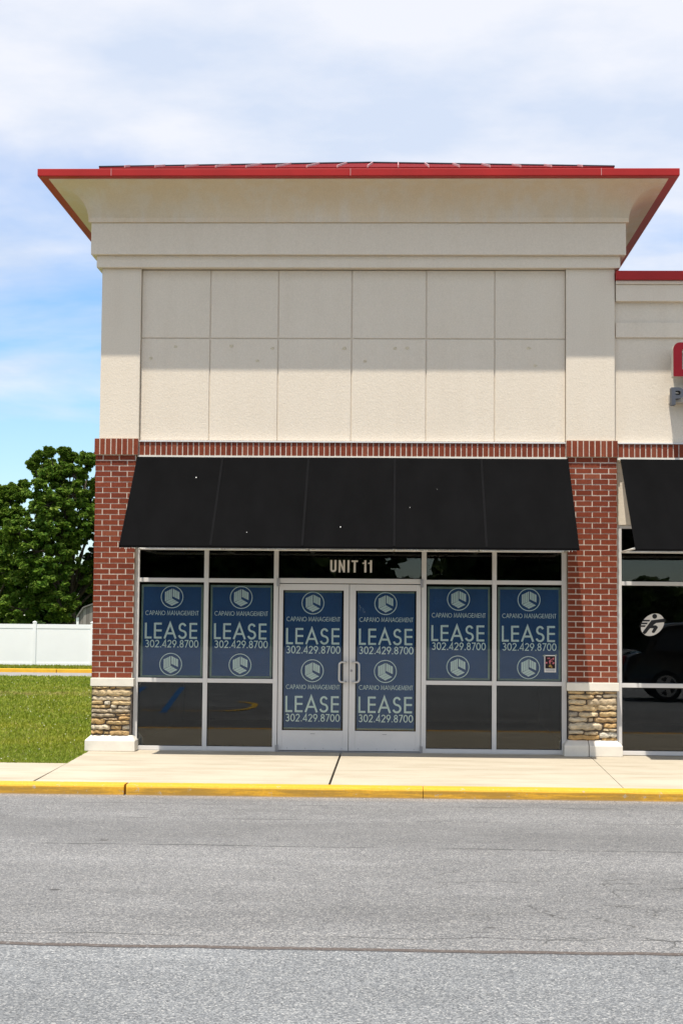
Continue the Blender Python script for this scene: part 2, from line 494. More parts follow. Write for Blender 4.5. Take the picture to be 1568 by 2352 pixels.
M['flyer_grey'] = mottled('flyer_print_grey', (0.30, 0.30, 0.32), 0.2, 60, 0.6, 0.2)

# ------------------------------------------------------------------ mesh helpers
LOC = {}


class MB:
    def __init__(self):
        self.v, self.f = [], []

    def poly(self, pts):
        b = len(self.v)
        self.v += [tuple(p) for p in pts]
        self.f.append(tuple(range(b, b + len(pts))))

    def box(self, x0, x1, y0, y1, z0, z1):
        b = len(self.v)
        self.v += [(x, y, z) for z in (z0, z1) for x, y in ((x0, y0), (x1, y0), (x1, y1), (x0, y1))]
        self.f += [tuple(b + i for i in q) for q in ((0, 3, 2, 1), (4, 5, 6, 7), (0, 1, 5, 4), (1, 2, 6, 5), (2, 3, 7, 6), (3, 0, 4, 7))]
        return self

    def prism_x(self, prof, x0, x1):
        """closed profile of (y, z), extruded along X"""
        n = len(prof)
        b = len(self.v)
        self.v += [(x0, y, z) for y, z in prof] + [(x1, y, z) for y, z in prof]
        self.f += [(b + i, b + (i + 1) % n, b + n + (i + 1) % n, b + n + i) for i in range(n)]
        self.f += [tuple(b + n + i for i in range(n)), tuple(b + n - 1 - i for i in range(n))]
        return self

    def prism_y(self, outline, y0, y1):
        """outline of (x, z) seen from the front, extruded from y0 (front) to y1"""
        n = len(outline)
        b = len(self.v)
        self.v += [(x, y0, z) for x, z in outline] + [(x, y1, z) for x, z in outline]
        self.f += [(b + i, b + n + i, b + n + (i + 1) % n, b + (i + 1) % n) for i in range(n)]
        self.f += [tuple(b + i for i in range(n)), tuple(b + 2 * n - 1 - i for i in range(n))]
        return self

    def tube(self, pts, rad, n=8, cap=True):
        pts = [Vector(p) for p in pts]
        rad = rad if isinstance(rad, (list, tuple)) else [rad] * len(pts)
        b = len(self.v)
        prev = None
        for i, p in enumerate(pts):
            d = (pts[min(i + 1, len(pts) - 1)] - pts[max(i - 1, 0)]).normalized()
            if prev is None:
                u = d.orthogonal().normalized()
            else:
                u = (prev - d * prev.dot(d)).normalized()
            prev = u
            w = d.cross(u)
            for k in range(n):
                a = 2 * math.pi * k / n
                self.v.append(tuple(p + (u * math.cos(a) + w * math.sin(a)) * rad[i]))
        for i in range(len(pts) - 1):
            for k in range(n):
                q = b + i * n
                self.f.append((q + k, q + (k + 1) % n, q + n + (k + 1) % n, q + n + k))
        if cap:
            self.f.append(tuple(b + n - 1 - k for k in range(n)))
            q = b + (len(pts) - 1) * n
            self.f.append(tuple(q + k for k in range(n)))
        return self

    def stroke(self, pts, w, y, s=1, closed=False):
        """flat ribbon of half width w in the XZ plane at depth y"""
        P = [Vector((p[0], p[1])) for i, p in enumerate(pts) if i == 0 or abs(p[0] - pts[i - 1][0]) + abs(p[1] - pts[i - 1][1]) > 1e-6]
        n = len(P)
        L, Rr = [], []
        for i in range(n):
            a = P[i - 1] if (i > 0 or closed) else None
            c = P[(i + 1) % n] if (i < n - 1 or closed) else None
            d1 = (P[i] - a).normalized() if a is not None else None
            d2 = (c - P[i]).normalized() if c is not None else None
            d1 = d1 or d2
            d2 = d2 or d1
            n1 = Vector((-d1.y, d1.x))
            n2 = Vector((-d2.y, d2.x))
            m = (n1 + n2)
            if m.length < 1e-4:
                m = n1
            m.normalize()
            k = w / max(0.35, m.dot(n1))
            L.append(P[i] + m * k)
            Rr.append(P[i] - m * k)
        b = len(self.v)
        for i in range(n):
            self.v += [(L[i].x, y, L[i].y), (Rr[i].x, y, Rr[i].y)]
        for i in range(n if closed else n - 1):
            j = (i + 1) % n
            self.f.append((b + 2 * i, b + 2 * i + 1, b + 2 * j + 1, b + 2 * j))
        return self


def mesh_from(name, v, f, mat, smooth=False):
    me = bpy.data.meshes.new(name)
    me.from_pydata(v, [], f)
    me.materials.append(mat)
    if smooth:
        me.polygons.foreach_set('use_smooth', [True] * len(me.polygons))
    me.update()
    return me


def obj(name, mb, mat, parent=None, bevel=0.0, smooth=False, loc=None, segs=2):
    """one mesh object; its vertices are given in world metres (or local to the root when the root is a template)"""
    off = LOC.get(parent.name, Vector((0, 0, 0))) if parent else Vector(loc or (0, 0, 0))
    v = [(a - off.x, b - off.y, c - off.z) for a, b, c in mb.v]
    o = bpy.data.objects.new(name, mesh_from(name, v, mb.f, mat, smooth))
    S.collection.objects.link(o)
    if parent:
        o.parent = parent
    else:
        o.location = off
    LOC[o.name] = off
    if bevel:
        bm = o.modifiers.new('bevel', 'BEVEL')
        bm.width = bevel
        bm.segments = segs
        bm.limit_method = 'ANGLE'
        bm.angle_limit = R(40)
    return o


def thing(name, label, cat, loc, group=None):
    o = bpy.data.objects.new(name, None)
    S.collection.objects.link(o)
    o.location = loc
    o.empty_display_size = 0.2
    LOC[o.name] = Vector(loc)
    tag(o, label, cat, group)
    return o


def tag(o, label=None, cat=None, group=None, kind=None):
    for k, v in (('label', label), ('category', cat), ('group', group), ('kind', kind)):
        if v:
            o[k] = v
    return o


def struct(name, mb, mat, bevel=0.0):
    return tag(obj(name, mb, mat, None, bevel), kind='structure')


def dup(root, loc, label):
    r = root.copy()
    S.collection.objects.link(r)
    r.location = loc
    r['label'] = label
    for ch in root.children:
        c = ch.copy()
        S.collection.objects.link(c)
        c.parent = r
        for g in ch.children:
            d = g.copy()
            S.collection.objects.link(d)
            d.parent = c
    return r


# ------------------------------------------------------------------ ground, road, pavement, lawn
mb = MB()
mb.poly([(-900, -900, -0.62), (900, -900, -0.62), (900, 900, -0.62), (-900, 900, -0.62)])
struct('ground', mb, M['lawn'])

mb = MB()
mb.poly([(-70, -77, -0.10), (70, -77, -0.10), (70, -3.6, -0.10), (-70, -3.6, -0.10)])
struct('road', mb, M['asphalt'])

# lawn: flat by the building, falling gently towards the back road
def lawn_z(y):
    return -0.022 - 0.0098 * max(0.0, y)


mb = MB()
ys = [-1.86, -0.02, 0.4] + [2 * k for k in range(1, 17)]
for a, b_ in zip(ys[:-1], ys[1:]):
    x1 = -3.62 if b_ <= 0.4 else 40
    mb.poly([(-70, a, lawn_z(a)), (x1, a, lawn_z(a)), (x1, b_, lawn_z(b_)), (-70, b_, lawn_z(b_))])
struct('lawn', mb, M['lawn'])
mb = MB()
mb.box(-70, 40, 32, 37.0, -0.6, -0.385)
struct('back_road', mb, M['farroad'])
mb = MB()
mb.box(-70, -30, 37.0, 37.22, -0.6, -0.255)
x = -30.0
while x < 20:
    mb.box(x + 0.01, x + 2.99, 37.0, 37.22, -0.6, -0.255)
    x += 3
struct('back_kerb', mb, M['yellow_plain'], 0.02)
mb = MB()
mb.poly([(-70, 37.15, -0.275), (40, 37.15, -0.275), (40, 42, -0.33), (-70, 42, -0.33)])
mb.poly([(-70, 42, -0.33), (40, 42, -0.33), (60, 120, -0.5), (-90, 120, -0.5)])
struct('back_lawn', mb, M['lawn'])

# sidewalk slabs with open joints
mb = MB()
jx = [-21.9, -18.25, -14.6, -10.95, -7.3, -3.65, -0.655, 2.33, 5.3, 8.3, 11.3, 14.3]
gapw = {-0.655: 0.011, -3.65: 0.012, 2.33: 0.003}
skew = {-3.65: 0.06, -0.655: 0.01, 2.33: -0.12}
for a, b_ in zip(jx[:-1], jx[1:]):
    ga, gb = gapw.get(a, 0.005), gapw.get(b_, 0.005)
    sa, sb = skew.get(a, 0), skew.get(b_, 0)
    y1 = -1.84 if b_ <= -3.6 else 0.06
    y0 = -3.845
    k1 = 0.42 if y1 < 0 else 1.0
    xa0, xa1, xb0, xb1 = a + ga + sa * .5, a + ga - sa * .5, b_ - gb + sb * .5, b_ - gb - sb * .5
    if a == -3.65:
        xa1 = -3.77
    q = len(mb.v)
    for z in (-0.12, 0.0):
        mb.v += [(xa0, y0, z), (xb0, y0, z), (xb1, y1, z), (xa1, y1, z)]
    mb.f += [tuple(q + i for i in t) for t in ((0, 3, 2, 1), (4, 5, 6, 7), (0, 1, 5, 4), (1, 2, 6, 5), (2, 3, 7, 6), (3, 0, 4, 7))]
struct('sidewalk', mb, M['concrete'], 0.006)
mb = MB()
mb.box(-40, 30, -3.9, 0.0, -0.5, -0.035)
struct('sidewalk_base', mb, M['joint'])

mb = MB()
kj = [-20.65, -17.65, -14.65, -11.65, -8.65, -5.65, -2.655, 0.28, 3.3, 6.3, 9.3, 12.3]
for a, b_ in zip(kj[:-1], kj[1:]):
    ga = 0.012 if abs(a + 2.655) < .01 else 0.003
    gb = 0.012 if abs(b_ + 2.655) < .01 else 0.003
    n = 14
    xs = [a + ga + (b_ - gb - a - ga) * k / n for k in range(n + 1)]
    q = len(mb.v)
    for xx in xs:
        e = rnd.uniform(-.004, .004)
        f = rnd.uniform(-.005, .005)
        pr = [(-3.85, -0.3), (-3.85, 0.001), (-4.055 + e, 0.001 + f * .4), (-4.078 + e, -0.006), (-4.088 + e, -0.024 + f), (-4.100 + e, -0.3)]
        mb.v += [(xx, yy, zz) for yy, zz in pr]
    m_ = 6
    for k in range(n):
        for i in range(m_):
            j = (i + 1) % m_
            mb.f.append((q + k * m_ + i, q + k * m_ + j, q + (k + 1) * m_ + j, q + (k + 1) * m_ + i))
    mb.f.append(tuple(q + i for i in range(m_ - 1, -1, -1)))
    mb.f.append(tuple(q + n * m_ + i for i in range(m_)))
struct('kerb', mb, M['yellow'])

# parking bay paint across the drive lane (seen mirrored in the windows)
mb = MB()
for k in range(4):
    mb.poly([(-4.3 - 0.95 * k, -9.4, -0.0955), (-4.18 - 0.95 * k, -9.4, -0.0955), (-5.2 - 0.95 * k, -20, -0.0955), (-5.34 - 0.95 * k, -20, -0.0955)])
struct('blue_bay_marking', mb, M['blue_mark'])
mb = MB()
mb.poly([(-9, -10.02, -0.0955), (-3.2, -10.02, -0.0955), (-3.2, -9.92, -0.0955), (-9, -9.92, -0.0955)])
arc = [(-3.2 + 0.5 * math.cos(a), -11.6 + 1.7 * math.sin(a)) for a in np.linspace(-math.pi / 2, math.pi / 2, 15)]
arc2 = [(-3.2 + 0.38 * math.cos(a), -11.6 + 1.45 * math.sin(a)) for a in np.linspace(-math.pi / 2, math.pi / 2, 15)]
for k in range(14):
    mb.poly([(*arc2[k], -0.0915), (*arc[k], -0.0915), (*arc[k + 1], -0.0915), (*arc2[k + 1], -0.0915)])
struct('yellow_bay_marking', mb, M['yellow_mark'])

# grass blades and clover: nobody could count them
def blades(n, seed):
    r = np.random.default_rng(seed)
    out_v, out_f = [], []
    u = r.random(n)
    y = -1.85 + (u ** 1.75) * 33.7
    left = -0.2467 * (y + 20.05) - 0.9 - np.where(r.random(n) < .3, 9.0, 0.0)
    right = np.where(y < 0.0, -3.705 - 0.04 * (y + 1.85), np.maximum(-3.84, -3.84 - 0 * y))
    right = np.where(y > 0, -3.80, right)
    x = left + (right - left) * r.random(n)
    far = np.clip((y + 2) / 34, 0, 1)
    h = r.uniform(.02, .05, n) * (1 + 0.7 * far)
    w = r.uniform(.006, .011, n) * (1 + 2.6 * far)
    a = r.uniform(0, 2 * np.pi, n)
    lx, ly = r.normal(0, .03, n), r.normal(0, .03, n)
    z = -0.026 - 0.0098 * np.maximum(0, y)
    p0 = np.stack([x - w * np.cos(a), y - w * np.sin(a), z], 1)
    p1 = np.stack([x + w * np.cos(a), y + w * np.sin(a), z], 1)
    p2 = np.stack([x + lx, y + ly, z + h], 1)
    v = np.stack([p0, p1, p2], 1).reshape(-1, 3)
    f = np.arange(3 * n).reshape(-1, 3)
    return v, f


gv, gf = blades(120000, 4)
r_ = np.random.default_rng(8)
n2_ = 9000
ex = np.stack([-9.5 - 7 * r_.random(n2_), 37.3 + 3.6 * r_.random(n2_)], 1)
zb = -0.275 - 0.0115 * (ex[:, 1] - 37.15)
aa = r_.uniform(0, 6.28, n2_)
p0 = np.stack([ex[:, 0] - .03 * np.cos(aa), ex[:, 1] - .03 * np.sin(aa), zb - .01], 1)
p1 = np.stack([ex[:, 0] + .03 * np.cos(aa), ex[:, 1] + .03 * np.sin(aa), zb - .01], 1)
p2 = np.stack([ex[:, 0] + r_.normal(0, .03, n2_), ex[:, 1], zb + r_.uniform(.04, .13, n2_)], 1)
gv = np.concatenate([gv, np.stack([p0, p1, p2], 1).reshape(-1, 3)])
gf = np.arange(len(gv)).reshape(-1, 3)
me = mesh_from('grass', gv.tolist(), gf.tolist(), M['blade'])
go = bpy.data.objects.new('grass', me)
S.collection.objects.link(go)
tag(go, 'short mown grass beside the shop and along the back kerb', 'grass', None, 'stuff')
mb = MB()
rc = random.Random(5)
for k in range(170):
    y = -1.7 + rc.random() ** 1.3 * 33
    xl = -0.2467 * (y + 20.05) - 0.6
    x = rc.uniform(xl, -3.95)
    s = rc.uniform(.004, .009) * (1 + y / 45)
    z = lawn_z(y) + rc.uniform(.025, .045)
    q = len(mb.v)
    mb.v += [(x + s, y, z), (x, y + s, z), (x - s, y, z), (x, y - s, z), (x, y, z + s), (x, y, z - s)]
    mb.f += [tuple(q + i for i in t) for t in ((0, 1, 4), (1, 2, 4), (2, 3, 4), (3, 0, 4), (1, 0, 5), (2, 1, 5), (3, 2, 5), (0, 3, 5))]
tag(obj('clover_flowers', mb, M['clover']), 'white clover heads scattered through the mown grass', 'clover', None, 'stuff')

# ------------------------------------------------------------------ the corner shop building
B = thing('shop_building', 'cream stucco and red brick corner shop with a flared cornice and red metal roof', 'building', (-0.5, 0, 0))
XL, XR = -3.715, 2.70           # pilaster outer edges
PY, WY = -0.10, -0.045          # pilaster face, field face
DEEP = 14.0

# body: everything behind the facade
mb = MB()
mb.box(XL + .03, XL + .25, 0.25, DEEP, -0.05, 6.7)
mb.box(XR - .25, XR - .03, 0.25, DEEP, 0, 6.7)
mb.box(XL + .03, XR - .03, DEEP, DEEP + .2, -.6, 6.7)
mb.box(-3.20, 2.08, WY + .03, 0.25, 2.84, 3.637)        # panel above the storefront
obj('stucco_wall', mb, M['stucco'], B)
# field of six bays by two, separated by real grooves
mb = MB()
gx = [-3.215, -2.347, -1.491, -0.57, 0.362, 1.215, 2.092]
gz = [3.862, 5.152, 6.02]
G = 0.007
for i in range(6):
    for j in range(2):
        mb.box(gx[i] + (G if i else 0), gx[i + 1] - (G if i < 5 else 0), WY, 0.02, gz[j] + (G if j else 0), gz[j + 1] - (G if j < 1 else 0))
fld = obj('stucco_panel_field', mb, M['stucco'], B, 0.006)
mb = MB()
mb.box(-3.215, 2.092, -0.030, 0.25, 3.862, 6.02)
obj('groove_backing', mb, M['stucco'], fld)
M['patch'] = mottled('anchor_patch', (0.60, 0.52, 0.38), 0.25, 40, 0.9, 0.1)
# small patched anchor marks left by an old sign
mb = MB()
rs = random.Random(3)
for px_, pz in ((-2.78, 5.05), (-2.08, 5.06), (-1.56, 5.03), (-0.66, 5.03), (-0.03, 5.03), (0.12, 5.04), (1.64, 5.04), (-3.09, 4.90),
                (-1.75, 4.87), (-0.40, 4.87), (1.72, 4.82)):
    ring = [(px_ + rs.uniform(.016, .034) * math.cos(a), pz + rs.uniform(.012, .026) * math.sin(a)) for a in np.linspace(0, 6.28, 9)[:-1]]
    mb = MB()
    mb.prism_y(ring, WY - 0.004, WY + 0.01)
    obj('anchor_patch', mb, M['patch'], fld)

for x0, x1 in ((XL, -3.22), (2.097, XR)):
    mb = MB()
    mb.box(x0, x1, PY, 0.3, 3.876, 6.03)
    obj('corner_pilaster', mb, M['stucco'], B, 0.008)

# cornice: band, frieze, cove, all returning down the sides
def ring_sweep(prof, closed_top=True):
    """prof: list of (offset outwards, z); sweeps round front, left and right sides"""
    mb = MB()
    n = len(prof)
    for o, z in prof:
        mb.v += [(XL - o, DEEP, z), (XL - o, PY - o, z), (XR + o, PY - o, z), (XR + o, DEEP, z)]
    for i in range(n - 1):
        for k in range(3):
            a = i * 4 + k
            mb.f.append((a, a + 1, a + 5, a + 4))
    return mb


mb = ring_sweep([(-0.2, 6.03), (0.062, 6.03), (0.062, 6.18), (-0.2, 6.18)])
obj('cornice_band', mb, M['stucco'], B, 0.006)
mb = ring_sweep([(-0.2, 6.181), (0.125, 6.181), (0.125, 6.583), (-0.2, 6.583)])
obj('cornice_frieze', mb, M['stucco'], B, 0.006)
pr = [(-0.2, 6.584), (0.155, 6.584)]
for k in range(1, 17):
    t_ = math.pi / 2 * k / 16
    pr.append((0.155 + 0.40 * (1 - math.cos(t_)), 6.60 + 0.415 * math.sin(t_)))
pr += [(0.575, 7.015), (0.575, 7.03)]
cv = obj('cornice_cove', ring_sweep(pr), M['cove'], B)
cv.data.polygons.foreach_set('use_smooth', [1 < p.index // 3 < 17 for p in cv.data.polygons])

# roof: boxed red eave, then the low hipped standing seam roof
E = 0.685
mb = ring_sweep([(0.565, 7.022), (E, 7.018), (E + .006, 7.03), (E + .006, 7.112), (E - .02, 7.118), (0.50, 7.118)])
rf = MB()
X0, X1, YF, ZB = -3.667, 2.619, -0.70, 7.155
AX, AY, PIT = -0.433, 3.25, math.tan(R(16.6))
AZ = ZB + PIT * (AY - YF)
rf.poly([(X0, YF, ZB), (X1, YF, ZB), (AX, AY, AZ)])
rf.poly([(X0, YF, ZB), (AX, AY, AZ), (AX, DEEP - 3, AZ), (X0, DEEP, ZB)])
rf.poly([(X1, YF, ZB), (X1, DEEP, ZB), (AX, DEEP - 3, AZ), (AX, AY, AZ)])
rf.poly([(X0, YF, ZB), (X0, YF, 7.10), (X1, YF, 7.10), (X1, YF, ZB)])
rf.poly([(X0, YF, ZB), (X0, DEEP, ZB), (X0, DEEP, 7.10), (X0, YF, 7.10)])
rf.poly([(X1, YF, ZB), (X1, YF, 7.10), (X1, DEEP, 7.10), (X1, DEEP, ZB)])
rf.poly([(X0, DEEP, ZB), (AX, DEEP - 3, AZ), (X1, DEEP, ZB)])
roof = obj('roof', rf, M['red_roof'], B)
obj('fascia', mb, M['red'], roof, 0.004)
mb = MB()
mb.poly([(XL - .6, PY - .6, 7.112), (XR + .6, PY - .6, 7.112), (XR + .6, DEEP, 7.112), (XL - .6, DEEP, 7.112)])
obj('gutter_tray', mb, M['red'], roof)
mb = MB()
sxs = [-3.35 + 0.372 * k for k in range(16)]
for x in sxs:
    if not X0 + .1 < x < X1 - .1:
        continue
    run = (AY - YF) * min((x - X0) / (AX - X0), (X1 - x) / (X1 - AX)) - 0.03
    mb = MB()
    q = len(mb.v)
    w, hh = 0.008, 0.026
    for yy in (YF - 0.005, YF + run):
        zz = ZB + PIT * (yy - YF)
        mb.v += [(x - w, yy, zz - .004), (x - w * .8, yy, zz + hh), (x + w * .8, yy, zz + hh), (x + w, yy, zz - .004)]
    mb.f += [(q, q + 1, q + 5, q + 4), (q + 1, q + 2, q + 6, q + 5), (q + 2, q + 3, q + 7, q + 6), (q, q + 3, q + 2, q + 1), (q + 4, q + 5, q + 6, q + 7)]
    obj('standing_seam', mb, M['seam_edge'], roof)
for xa in (X0, X1):
    mb = MB()
    mb.tube([(xa, YF + 0.02, ZB + .012), (AX, AY, AZ + .012)], 0.013, 6)
    obj('hip_cap', mb, M['hip_cap'], roof)
# fascia butt joints
for x in (-3.50, -0.58, 2.45):
    mb = MB()
    mb.box(x - .004, x + .004, PY - E - .010, PY - E - .004, 7.026, 7.114)
    obj('fascia_joint', mb, M['seam_edge'], roof)

# brick work
def brick_field(mb, x0, x1, z0, rows, face, phase=0, course=0.2032 / 3, back=0.03, j=0.0118):
    for r in range(rows):
        z = z0 + r * course
        off = (0.0 if (r + phase) % 2 else 0.1016)
        x = x0 - off
        while x < x1 - 0.012:
            a, b_ = max(x, x0), min(x + 0.2032 - j, x1)
            if b_ - a > 0.02:
                e = rnd.uniform(-.0015, .0015)
                y = face + rnd.uniform(0, .004)
                mb.box(a + rnd.uniform(0, .001), b_ - rnd.uniform(0, .001), y, y + back, z + j * .5 + e, z + course - j * .5 + e)
            x += 0.2032


def soldier(mb, x0, x1, z0, z1, face, depth=0.05):
    n = round((x1 - x0) / 0.0677)
    p = (x1 - x0) / n
    for k in range(n):
        y = face + rnd.uniform(0, .003)
        mb.box(x0 + p * k + .007 + rnd.uniform(-.001, .001), x0 + p * (k + 1) - .007, y, y + depth, z0 + rnd.uniform(0, .003), z1 - rnd.uniform(0, .003))


def stone_block(mb, x0, x1, z0, z1, face, d, seed):
    r = random.Random(seed)
    nx, nz = max(5, int((x1 - x0) / .022)), 5
    ph = [r.uniform(0, 6.28) for _ in range(8)]
    tilt = r.uniform(-.12, .12)
    prot = r.uniform(.5, 1.0) * d
    q = len(mb.v)
    W_, H_ = (x1 - x0) / 2, (z1 - z0) / 2
    cx, cz = (x0 + x1) / 2, (z0 + z1) / 2
    for i in range(nx + 1):
        u = -1 + 2 * i / nx
        for j in range(nz + 1):
            v = -1 + 2 * j / nz
            ed = 1 - 0.13 * (abs(u) ** 6) - .04
            wv = .17 * math.sin(4 * u * W_ / .12 + ph[0] + (3 if v > 0 else 0)) + .08 * math.sin(9 * u * W_ / .12 + ph[1] + v)
            zz = cz + H_ * v * (ed + wv * abs(v))
            xx = cx + W_ * (u * (1 - .05 * v * v) + .02 * math.sin(5 * v + ph[2]) * abs(u))
            pf = (max(0, 1 - abs(u) ** 8) ** .5) * (max(0, 1 - abs(v) ** 6) ** .5)
            yy = face - prot * pf * (1 + tilt * v + .18 * math.sin(7 * u * W_ / .1 + ph[3] + 2 * v) + .14 * math.sin(5 * v + 13 * u * W_ / .1 + ph[4]))
            mb.v.append((xx, yy, zz))
    for i in range(nx):
        for j in range(nz):
            a = q + i * (nz + 1) + j
            mb.f.append((a, a + nz + 1, a + nz + 2, a + 1))


LEFT_ST = [(205, 530, 255, 300), (533, 635, 257, 303), (640, 935, 257, 300), (200, 940, 305, 437), (205, 932, 432, 520),
           (202, 425, 512, 588), (435, 555, 520, 600), (562, 928, 518, 598), (202, 548, 592, 655), (557, 672, 585, 652), (677, 912, 598, 665),
           (200, 922, 660, 738), (205, 645, 742, 820), (650, 920, 745, 788), (402, 690, 822, 866), (697, 912, 790, 862),
           (202, 462, 825, 942), (475, 905, 868, 946), (203, 560, 945, 1042), (562, 760, 955, 1036), (765, 910, 955, 1036),
           (200, 430, 1042, 1112), (433, 533, 1062, 1112), (540, 908, 1042, 1140)]
RIGHT_ST = [(200, 400, 228, 268), (408, 624, 228, 272), (630, 784, 230, 262), (203, 515, 272, 330), (520, 606, 276, 310), (610, 787, 264, 308),
            (203, 416, 330, 400), (424, 785, 312, 416), (203, 562, 402, 480), (545, 785, 390, 468), (203, 318, 482, 545), (322, 562, 487, 550),
            (568, 783, 474, 546), (203, 436, 546, 610), (440, 500, 555, 606), (505, 785, 548, 612), (203, 612, 612, 710), (617, 783, 616, 680),
            (613, 783, 682, 720), (203, 386, 708, 756), (388, 562, 720, 770), (562, 785, 722, 800), (200, 578, 762, 828), (595, 788, 798, 834)]


def pillar(x0, x1, stones, sx0, sx1, sz0, sz1, split, soldier_x, sill_x, plinth_x):
    mb = MB()
    brick_field(mb, x0, x1, 0.893, 41, PY, 0)
    if x0 < -3:   # the outer side of the corner pillar
        s = MB()
        brick_field(s, 0.0, 0.5, 0.893, 41, 0, 1)
        q = len(mb.v)
        mb.v += [(x0 + yy, 0.4 - xx, zz) for xx, yy, zz in s.v]
        mb.f += [tuple(q + i for i in f) for f in s.f]
    p = obj('brick_pillar', mb, M['brick'], B)
    mb = MB()
    mb.box(x0 + .004, x1 - .003, PY + .006, 0.42, 0.893, 3.672)
    obj('mortar', mb, M['mortar'], p)
    mb = MB()
    soldier(mb, soldier_x[0], soldier_x[1], 3.673, 3.872, -0.135, 0.2)
    cap = obj('soldier_cap', mb, M['brick'], p)
    mb = MB()
    mb.box(soldier_x[0] + .005, soldier_x[1] - .005, -0.128, 0.40, 3.673, 3.874)
    obj('cap_mortar', mb, M['mortar'], p)
    mb = MB()
    mb.box(sill_x[0], sill_x[1], -0.145, 0.42, 0.792, 0.893)
    obj('sill_block', mb, M['cast'], p, 0.006)
    # ledge stone veneer
    mb = MB()
    a0, a1 = min(s[0] for s in stones), max(s[1] for s in stones)
    b0, b1 = min(s[2] for s in stones), max(s[3] for s in stones)
    for k, (u0, u1, w0, w1) in enumerate(stones):
        stone_block(mb, x0 + .002 + (u0 - a0) / (a1 - a0) * (x1 - x0 - .004), x0 + .002 + (u1 - a0) / (a1 - a0) * (x1 - x0 - .004),
                    0.792 - (w1 - b0) / (b1 - b0) * .607, 0.792 - (w0 - b0) / (b1 - b0) * .607, PY + .014, 0.060, 100 + k + int(x0 * 10))
    obj('ledge_stone', mb, M['stone'], p, smooth=True)
    mb = MB()
    mb.box(x0 + .006, x1 - .006, PY + .006, 0.42, 0.16, 0.795)
    obj('stone_joint', mb, M['stone_gap'], p)
    mb = MB()
    a, b_ = plinth_x
    segs = [(a, b_)] if split is None else [(a, split - .004), (split + .004, b_)]
    for s0, s1 in segs:
        q = len(mb.v)
        i0, i1 = (.055 if s0 == a else 0), (.055 if s1 == b_ else 0)
        mb.v += [(s0, -0.225, 0), (s1, -0.225, 0), (s1, 0.42, 0), (s0, 0.42, 0),
                 (s0, -0.225, 0.133), (s1, -0.225, 0.133), (s1, 0.42, 0.133), (s0, 0.42, 0.133),
                 (s0 + i0, -0.115, 0.190), (s1 - i1, -0.115, 0.190), (s1 - i1, 0.42, 0.190), (s0 + i0, 0.42, 0.190)]
        for l in (0, 4):
            mb.f += [tuple(q + l + i for i in t) for t in ((0, 1, 5, 4), (1, 2, 6, 5), (2, 3, 7, 6), (3, 0, 4, 7))]
        mb.f += [(q + 8, q + 9, q + 10, q + 11), (q + 3, q + 2, q + 1, q)]
    obj('plinth', mb, M['cast'], p, 0.008)
    return p


pillar(-3.757, -3.248, LEFT_ST, 0, 0, 0, 0, None, (-3.772, -3.214), (-3.762, -3.225), (-3.805, -3.185))
pillar(2.118, 2.722, RIGHT_ST, 0, 0, 0, 0, 2.36, (2.093, 2.733), (2.100, 2.736), (2.060, 2.768))

# soldier course between the pillars, metal flashing above it and rendered lintel below
mb = MB()
soldier(mb, -3.212, 2.091, 3.672, 3.836, PY, 0.06)
sc = obj('soldier_course', mb, M['brick'], B)
mb = MB()
mb.box(-3.212, 2.091, PY + .007, 0.2, 3.668, 3.838)
obj('course_mortar', mb, M['mortar'], sc)
mb = MB()
mb.box(-3.213, 2.092, PY - .012, WY - .002, 3.838, 3.850)
mb.box(-3.213, 2.092, WY - .010, WY - .002, 3.850, 3.861)
obj('flashing', mb, M['alu'], B)
mb = MB()
mb.box(-3.225, 2.110, PY - .004, 0.2, 3.638, 3.667)
obj('lintel', mb, M['cast'], B)

# dark room behind the glass
def room(parent, x0, x1, y1=6.0):
    mb = MB()
    mb.poly([(x0, .26, .004), (x1, .26, .004), (x1, y1, .004), (x0, y1, .004)])
    mb.poly([(x0, y1, 0), (x1, y1, 0), (x1, y1, 3.0), (x0, y1, 3.0)])
    mb.poly([(x0, .26, 0), (x0, y1, 0), (x0, y1, 3.0), (x0, .26, 3.0)])
    mb.poly([(x1, .26, 0), (x1, .26, 3.0), (x1, y1, 3.0), (x1, y1, 0)])
    mb.poly([(x0, .26, 3.0), (x0, y1, 3.0), (x1, y1, 3.0), (x1, .26, 3.0)])
    mb.box(x0, x1, .26, .28, 2.84, 3.0)
    obj('interior', mb, M['interior'], parent)


room(B, -3.4, 2.3)
mb = MB()
mb.box(-3.46, 2.40, 0.0, 0.3, -0.2, 0.003)
obj('door_sill', mb, M['cast'], B)

